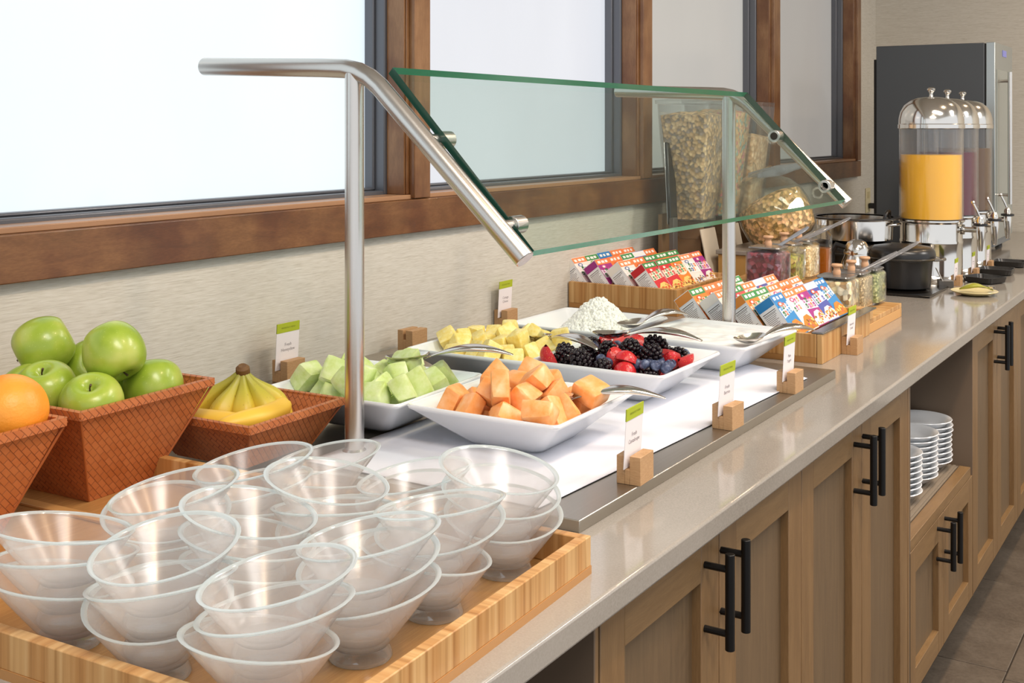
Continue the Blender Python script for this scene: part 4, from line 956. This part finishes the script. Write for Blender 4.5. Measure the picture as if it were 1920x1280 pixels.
scoop('clear scoop leaning out of the farthest raised jar', (.520, 3.13, CT+.174), (.600, 3.275, CT+.226), scm)
# syrup bottle
B = thing('syrup_bottle', 'square clear bottle half full of amber syrup at the end of the raised shelf', 'bottle', (.530, 3.245, CT+.0702))
m = MB(); m.rings([rsq(q, q, z, .006, 3) for q, z in ((.022, 0), (.0235, .003), (.0235, .105), (.020, .115), (.011, .125), (.011, .138))]); m.build('bottle_wall', jar_glass, B)
m = MB(); m.rings([rsq(.0205, .0205, .003, .005, 3), rsq(.0205, .0205, .072, .005, 3)])
m.build('syrup', mat('amber_syrup', '#a0580f', .1), B)
m = MB(); m.lathe([(.013, .136), (.013, .150), (0, .151)], 16); m.build('cap', chrome, B)
# big granola jar on a bamboo riser
rz_ = thing('bamboo_riser', 'bamboo box riser with grey top under the round granola jar', 'riser', (.215, 3.26, CT))
MB().box(0, .20, 0, .30, 0, .105).build('box', mat('bamboo_box_side', '#b98e4f', .5), rz_, bevel=.001); MB().box(-.006, .206, -.006, .306, .1052, .118).build('top', mat('riser_grey_top', '#8f887e', .35), rz_, bevel=.002)
gran = speck('granola_mass', ['#a9834c', '#c39a62', '#8a6a36', '#d9b27e', '#77602f', '#cfa070'], 95, .7, .004)
gran2 = speck('granola_mass_fine', ['#b59a74', '#9a8466', '#cdb48c', '#7f7466', '#bfa27c', '#8f8278'], 95, .7, .004)
gran3 = speck('loops_mass', ['#c9a87e', '#d9b88a', '#d08a8a', '#8fb0a6', '#cdb48c', '#c7a377'], 95, .7, .004)
gran4 = speck('flakes_mass', ['#cdb08c', '#d9bf9c', '#c39f78', '#bd9a74'], 80, .5, .004)
GJ = thing('granola_jar', 'large round glass jar of granola tilted on the bamboo riser', 'jar', (.335, 3.405, CT+.128))
Mt = Matrix.Translation((0, 0, .098)) @ Matrix.Rotation(R(-28), 4, 'Y')
prof = [(.045, -.100), (.075, -.098), (.098, -.080), (.108, -.045), (.110, -.005), (.104, .035), (.088, .068), (.066, .088), (.060, .098), (.064, .110)]
m = MB(); m.lathe(prof+[(r-.004, z) for r, z in reversed(prof)], 48, M=Mt); m.build('jar_wall', jar_glass, GJ)
m = MB(); m.lathe([(r-.0055, z+(.003 if i == 0 else 0)) for i, (r, z) in enumerate(prof[:6])]+[(.06, .048), (0, .052)], 48, M=Mt); go = m.build('granola', gran, GJ)
m = MB(); m.lathe([(.066, .111), (.067, .116), (.050, .126), (.012, .132), (.009, .140), (.015, .150), (.012, .160), (0, .163)], 36, M=Mt); m.build('lid', jar_glass, GJ)
def tongs(lb, p, rz0):
    r = thing('serving_tongs', lb, 'tongs', p, rz0, group='clear plastic tongs by the granola')
    for s in (-1, 1):
        m = MB(); N = 10; rings = []
        for i in range(N+1):
            u = i/N; x = .16*u; y = s*(.018*math.sin(math.pi*u)+.002); z = .05*u*.6; w_ = .007+.006*math.sin(math.pi*u)
            rings.append([(x, y+.001*math.cos(2*math.pi*j/8), z+w_*math.sin(2*math.pi*j/8)) for j in range(8)])
        m.rings(rings); m.build('arm', scm, r, ang=60)
tongs('clear plastic tongs lying on top of the round granola jar', (.31, 3.33, CT+.335), R(60))
tongs('clear plastic tongs lying crosswise on the round granola jar', (.27, 3.36, CT+.335), R(20))
# cereal bin dispensers
brown = mat('dispenser_stand_wood', '#8d7355', .5)
def bin_(lb, y, cm_, clab, cn, fill):
    r = thing('cereal_dispenser', lb, 'cereal dispenser', (.125, y, CT), group='tall clear cereal dispensers at the wall')
    MB().box(-.075, -.062, -.088, .088, 0, .22).build('back_panel', brown, r, bevel=.001); MB().box(-.075, .085, -.088, .088, 0, .014).build('base', brown, r, bevel=.001)
    MB().box(-.062, .03, -.012, .012, .014, .20).build('support', brown, r, bevel=.001)
    c = MB(); c.box(.05, .053, -.055, .055, .03, .17, M=Matrix.Translation((.03, 0, 0)) @ Matrix.Rotation(R(-12), 4, 'Y')); c.build('label_plate', mat('label_plate_cream', '#cfc4b0', .6), r, smooth=False)
    zs = [(.052, .055, .20), (.060, .070, .26), (.076, .088, .45), (.082, .094, .548)]
    m = MB(); m.rings([rsq(a_, b_, z, .010, 3, cx=(.012)*(z-.2)) for a_, b_, z in zs]+[rsq(a_-.003, b_-.003, z, .008, 3, cx=.012*(z-.2)) for a_, b_, z in reversed(zs)], cap0=False, cap1=True)
    m.build('bin_wall', acrylic, r, ang=40)
    m = MB(); m.rings([rsq(.084, .096, .549, .010, 3), rsq(.085, .097, .560, .010, 3), rsq(.05, .06, .566, .010, 3)]); m.build('lid', acrylic, r, ang=40)
    m = MB(); m.rings([rsq(.030, .035, .145, .008, 3), rsq(.046, .048, .175, .008, 3), rsq(.052, .056, .199, .008, 3)]); m.build('chute', acrylic, r)
    zt = .21+(.548-.21)*fill
    def at(z): k = (z-.2)/.348; return .052+.030*k-.0045, .056+.038*k-.0045
    m = MB(); m.rings([rsq(*at(z), z, .008, 3, cx=.012*(z-.2)) for z in (.205, .3, .4, zt)]+[rsq(.03, .04, zt+.012, .008, 3)]); o = m.build(cn, cm_, None, (.125, y, CT)); o['kind'] = 'stuff'; tag(o, clab, 'cereal')
bin_('tall clear cereal dispenser, nearest of three at the wall', 3.285, gran2, 'brown granola clusters filling the nearest tall dispenser', 'granola', .90)
bin_('tall clear cereal dispenser, middle of three at the wall', 3.480, gran3, 'coloured cereal loops filling the middle tall dispenser', 'cereal_loops', .93)
bin_('tall clear cereal dispenser, farthest of three at the wall', 3.675, gran4, 'pale flakes filling the farthest tall dispenser', 'cereal_flakes', .70)
TB = thing('tablet_stand', 'thin dark tablet leaning back at the wall beside the nearest cereal dispenser', 'tablet', (.075, 3.133, CT))
Mt = Matrix.Translation((.07, .0, .20)) @ Matrix.Rotation(R(-14), 4, 'Y') @ Matrix.Rotation(R(-18), 4, 'X') if False else Matrix.Translation((.045, .0, .14)) @ Matrix.Rotation(R(-12), 4, 'X') @ Matrix.Rotation(R(-8), 4, 'Y')
m = MB(); m.box(-.006, .004, .0, .052, .06, .305, M=Mt); m.build('tablet_body', mat('tablet_black', '#1d1f22', .15), TB, bevel=.003)
m = MB(); m.box(-.0075, -.0062, -.001, .053, .059, .306, M=Mt); m.build('tablet_back', mat('tablet_silver', '#c9cbcd', .25, .8), TB, bevel=.001)
MB().box(.0, .09, .0, .05, 0, .012).build('stand_foot', mat('tablet_foot', '#55524e', .4), TB, bevel=.002)
m = MB(); m.box(.035, .05, .01, .04, .01, .215); m.build('stand_neck', MATS['tablet_foot'], TB, bevel=.002)

# ------------------------------------------------------------------ soup kettles, chafing pan, carafe
def kettle(lb, x, y, r_, h, lid=True):
    t_ = thing('soup_kettle', lb, 'soup kettle', (x, y, CT+.008), group='black soup kettles'); k = r_/.098
    m = MB(); m.lathe([(0, 0), (.072*k, 0), (.076*k, .004), (.085*k, .05*h), (.092*k, h*.62), (.0935*k, h*.66), (.1*k, h*.665), (.112*k, h*.68), (.113*k, h*.70), (.1*k, h*.705), (.0, h*.705)], 56); m.build('body', blackpl, t_, ang=50)
    m = MB(); m.lathe([(.112*k, h*.70), (.1135*k, h*.715), (.107*k, h*.73), (.1*k, h*.73)], 56, cap0=False, cap1=False); m.build('rim_ring', mat('kettle_rim_steel', '#8f8a82', .25, .9), t_)
    m = MB(); m.lathe([(.100*k, h*.705), (.101*k, h*.80), (.098*k, h*.88), (.088*k, h*.95), (.06*k, h*.985), (0, h)], 56); m.build('lid', blackpl, t_, ang=50)
    m = MB(); m.tube([(-.105*k, -.03, h*.70), (-.125*k, -.02, h*.71), (-.13*k, 0, h*.71), (-.125*k, .02, h*.71), (-.105*k, .03, h*.70)], .004, 10); m.build('side_handle', MATS['kettle_rim_steel'], t_)
    m = MB(); m.tube([(.105*k, -.03, h*.70), (.125*k, -.02, h*.71), (.13*k, 0, h*.71), (.125*k, .02, h*.71), (.105*k, .03, h*.70)], .004, 10); m.build('side_handle', MATS['kettle_rim_steel'], t_)
    return t_
kettle('black lidded soup kettle standing on the square dark hotplate', .680, 3.525, .092, .128)
kettle('larger black soup kettle behind the carafe, topped by the steel pan', .475, 3.745, .128, .112)
HP = thing('hotplate', 'thin square dark hotplate under the front soup kettle', 'hotplate', (.675, 3.522, CT)); MB().box(-.115, .112, -.122, .122, .0005, .0078).build('plate', mat('hotplate_glass', '#1a1816', .1), HP, bevel=.002)
# pan on top of the rear kettle
PN = thing('chafing_pan', 'polished steel pan with dark rim and arched handle on the rear kettle', 'pan', (.480, 3.745, CT+.1205))
m = MB(); m.lathe([(0, 0), (.10, 0), (.116, .006), (.118, .066), (.137, .0695), (.139, .072), (.136, .0745), (.114, .072), (.112, .012), (0, .008)], 60); m.build('pan_body', chrome, PN, ang=40)
m = MB(); m.lathe([(.118, .068), (.142, .0722), (.142, .0755), (.118, .0755)], 60, cap0=False, cap1=False); m.build('dark_rim', mat('pan_dark_rim', '#47433f', .25, .7), PN)
m = MB(); m.tube([(.10, -.026, .073), (.103, -.024, .086), (.105, -.012, .094), (.106, 0, .096), (.105, .012, .094), (.103, .024, .086), (.10, .026, .073)], .0055, 12); m.build('rim_handle', blackpl, PN)
m = MB(); m.tube([(.117, -.035, .054), (.135, -.028, .055), (.138, 0, .055), (.135, .028, .055), (.117, .035, .054)], .004, 10); m.build('side_handle', chrome, PN)
# carafe
CF = thing('coffee_carafe', 'polished steel carafe with dark handle standing before the black kettles', 'carafe', (.585, 3.395, CT))
m = MB(); m.lathe([(0, 0), (.044, 0), (.047, .004), (.048, .018), (.045, .045), (.037, .075), (.030, .094), (.0295, .098)], 48); m.build('body', chrome, CF, ang=50)
m = MB(); m.lathe([(.0305, .098), (.031, .104), (.028, .116), (.022, .127), (.010, .133), (0, .134)], 40); m.add([(.02, -.012, .112), (.044, 0, .124), (.02, .012, .112), (.02, 0, .098)], [(0, 1, 2), (0, 3, 1), (1, 3, 2), (0, 2, 3)]); m.build('lid_spout', chrome, CF, ang=50)
m = MB(); m.tube([(-.028, 0, .112), (-.050, 0, .118), (-.062, 0, .10), (-.062, 0, .06), (-.050, 0, .03)], [.006, .008, .008, .007, .006], 12); m.build('handle', blackpl, CF)

CF.scale = (1.17, 1.17, 1.17)
# ------------------------------------------------------------------ juice dispensers
def dispenser(lb, x, y, juice, col, level):
    r = thing('juice_dispenser', lb, 'juice dispenser', (x, y, CT), group='domed juice dispensers with chrome taps'); ra = .097
    m = MB(); m.lathe([(.100, 0), (.102, .006), (.096, .014), (.094, .02), (.094, .112), (.0955, .116), (.0955, .122), (.094, .126), (.094, .178), (.101, .184), (.101, .189), (0, .189)], 56); m.build('base', chrome, r, ang=40)
    m = MB(); m.lathe([(ra, .190), (ra, .476), (ra-.004, .476), (ra-.004, .190)], 56, cap0=False, cap1=False); m.build('tank', acrylic, r)
    m = MB(); m.lathe([(0, .192), (ra-.0045, .192), (ra-.0045, level), (ra-.006, level+.0006), (0, level+.0006)], 56); m.build('juice', mat(juice, col, .18, Subsurface_Weight=0), r, ang=40)
    m = MB(); m.lathe([(.022, .19), (.022, .47)], 20, cap0=False, cap1=False); m.build('ice_core', acrylic, r)
    m = MB(); m.lathe([(.099, .474), (.101, .476), (.101, .488), (.099, .490), (.0985, .505), (.094, .527), (.083, .548), (.066, .563), (.044, .572), (.02, .5755), (0, .576)], 56); m.build('dome_lid', chrome, r, ang=40)
    m = MB(); m.lathe([(.008, .574), (.006, .578), (.005, .585), (.008, .591), (.012, .596), (.0125, .601), (.008, .605), (0, .606)], 24); m.build('knob', chrome, r)
    t_ = MB(); t_.tube([(.088, 0, .160), (.142, 0, .160)], .0085, 16); t_.tube([(.094, 0, .160), (.100, 0, .160)], .016, 20)
    t_.lathe([(.006, .095), (.007, .10), (.0105, .130), (.014, .155), (.014, .168), (.0115, .178), (.0115, .192), (.006, .202), (0, .203)], 20, (.148, 0, 0))
    tp = t_.build('tap', chrome, r, ang=50)
    c_ = MB(); c_.lathe([(.014, .172), (.0215, .174), (.0215, .180), (.014, .182)], 24, (.148, 0, 0)); c_.build('tap_collar', blackpl, tp)
    l_ = MB(); l_.tube([(.148, 0, .196), (.138, -.004, .222), (.128, -.006, .243)], [.003, .0035, .0035], 10); l_.lathe([(0, -.006), (.0045, -.004), (.006, 0), (.0045, .004), (0, .006)], 12, (.127, -.006, .246)); l_.build('tap_lever', chrome, tp)
    return r
dispenser('domed chrome dispenser of orange juice, nearest of three', .690, 3.857, 'orange_juice', '#ffc02e', .392)
dispenser('domed chrome dispenser of dark red juice, middle of three', .692, 4.085, 'cranberry_juice', '#5a1226', .397)
dispenser('domed chrome dispenser of amber apple juice, farthest of three', .690, 4.340, 'apple_juice', '#5c3c0a', .406)
def drip(lb, x, y, rz0=0):
    r = thing('drip_tray', lb, 'drip tray', (x, y, CT), rz0, 'black drip trays under the taps')
    m = MB(); m.rings([rsq(q, q*.95, z, .018, 4) for q, z in ((.040, 0), (.048, .003), (.052, .020), (.0495, .020), (.045, .006))]); m.build('tray', blackpl, r, ang=45)
drip('black drip tray under the orange juice tap', .852, 3.845, R(-25)); drip('black drip tray under the middle juice tap', .846, 4.085); drip('black drip tray under the farthest juice tap', .846, 4.340)
card_holder('tiny card holder beside the orange juice base', .792, 3.735, CT, ('Orange', 'Juice'), 0, .82)
card_holder('tiny card holder beside the middle dispenser base', .800, 3.955, CT, ('Cranberry', 'Juice'), 0, .82)
card_holder('tiny card holder beside the farthest dispenser base', .800, 4.205, CT, ('Apple', 'Juice'), 0, .82)
# plate with scoop of relish / spoon rest
SR = thing('spoon_rest_plate', 'small cream saucer holding a green spoon on the worktop before the drip trays', 'saucer', (.878, 3.545, CT))
m = MB(); m.lathe([(.03, 0), (.035, .001), (.062, .010), (.0645, .0125), (.063, .0135), (.034, .005), (0, .004)], 44, cap1=False); m.build('saucer', mat('cream_glaze', '#dccf9c', .2), SR)
gs = thing('green_spoon', 'green plastic spoon lying bowl up on the cream saucer', 'spoon', (.878, 3.545, CT+.0055), R(15))
m = MB(); rings = []
for i in range(12):
    u = i/11; x = -.04+.09*u; w_ = .021*math.sin(math.pi*min(1, u*1.35))**.7 if u < .7 else .006; w_ = max(w_, .0055); z = .010+.012*math.sin(math.pi*u)
    rings.append([(x, w_*math.cos(2*math.pi*j/14), z+.35*w_*math.sin(2*math.pi*j/14)) for j in range(14)])
m.rings(rings); m.build('spoon_body', mat('olive_green_plastic', '#9a9a35', .3), gs, ang=70)
m = MB(); m.lathe([(0, -.004), (.009, -.003), (.010, .003), (0, .005)], 16, (.046, 0, .018)); m.build('handle_end', chrome, gs)
# little metal stand beside the kettle
LS = thing('sign_clip', 'small folded steel clip stand between the kettle and the drip trays', 'sign stand', (.772, 3.672, CT), R(20))
m = MB(); m.box(-.022, .022, -.016, .016, 0, .022); m.build('clip_base', mat('clip_grey', '#6f6c68', .3, .6), LS, bevel=.002)
m = MB(); m.box(-.001, .001, -.016, .016, .02, .062, M=Matrix.Rotation(R(-25), 4, 'Y')); m.build('clip_blade', mat('clip_white', '#dcdad6', .3), LS, bevel=.0004)
# ------------------------------------------------------------------ fridge
F = thing('drinks_fridge', 'tall black drinks fridge with steel door standing at the end of the worktop', 'fridge', (.281, 4.75, CT))
body = mat('fridge_charcoal', '#4c5156', .5, .1)
MB().box(0, .408, 0, .385, .022, .802).build('cabinet_body', body, F, bevel=.003)
MB().box(-.012, .0, .012, .373, .06, .75).build('rear_grille', mat('rear_grille_black', '#1c1b1a', .7), F)
MB().box(.409, .414, .003, .382, .03, .798).build('door_gasket', mat('gasket_black', '#17181a', .6), F)
d_ = MB(); d_.box(.4142, .446, 0, .385, .048, .803); dd = d_.build('door', mat('fridge_door_steel', '#b9c2c3', .3, .75), F, bevel=.002)
MB().box(.4462, .4475, .035, .35, .12, .70).build('door_glass', mat('fridge_door_glass', '#9aa39f', .1), dd, smooth=False)
MB().box(.4462, .4478, .16, .24, .755, .78).build('display', mat('fridge_display', '#8890e8', .3), dd, smooth=False)
h_ = MB(); h_.tube([(.490, .06, .185), (.490, .06, .690)], .009, 16)
for z in (.22, .655): h_.tube([(.446, .06, z), (.490, .06, z)], .006, 10)
h_.build('door_handle', tube_steel, dd)
b_ = MB(); b_.box(.395, .440, .01, .375, .022, .0475); b_.build('kick_panel', mat('kick_panel_grey', '#7f8890', .35, .4), F, bevel=.002)
for x in (.03, .40):
    for y in (.04, .345): f_ = MB(); f_.lathe([(.014, 0), (.014, .01), (.010, .022)], 16, (x, y, 0)); f_.build('foot', blackpl, F)
# outlet with plug and cord
OT = thing('wall_outlet', 'cream wall outlet plate low on the far wall beside the fridge', 'outlet', (.0005, 5.65, .990))
MB().box(0, .006, -.036, .036, -.058, .058).build('cover_plate', mat('outlet_cream', '#d8cda6', .4), OT, bevel=.002)
MB().box(.006, .009, -.018, .018, .012, .042).build('socket', mat('socket_cream', '#c7bb92', .4), OT, bevel=.001)
PG = thing('power_cord', 'black power cord plugged into the cream wall outlet', 'power cord', (.010, 5.65, .965))
m = MB(); m.box(0, .028, -.014, .014, -.013, .013); m.build('plug', blackpl, PG, bevel=.004)
m = MB(); m.tube([(.028, 0, 0), (.05, 0, -.004), (.062, -.01, -.03), (.055, -.05, -.07), (.04, -.12, -.093), (.05, -.3, -.1), (.08, -.6, -.1), (.12, -.9, -.1)], .005, 10); m.build('cord', blackpl, PG)
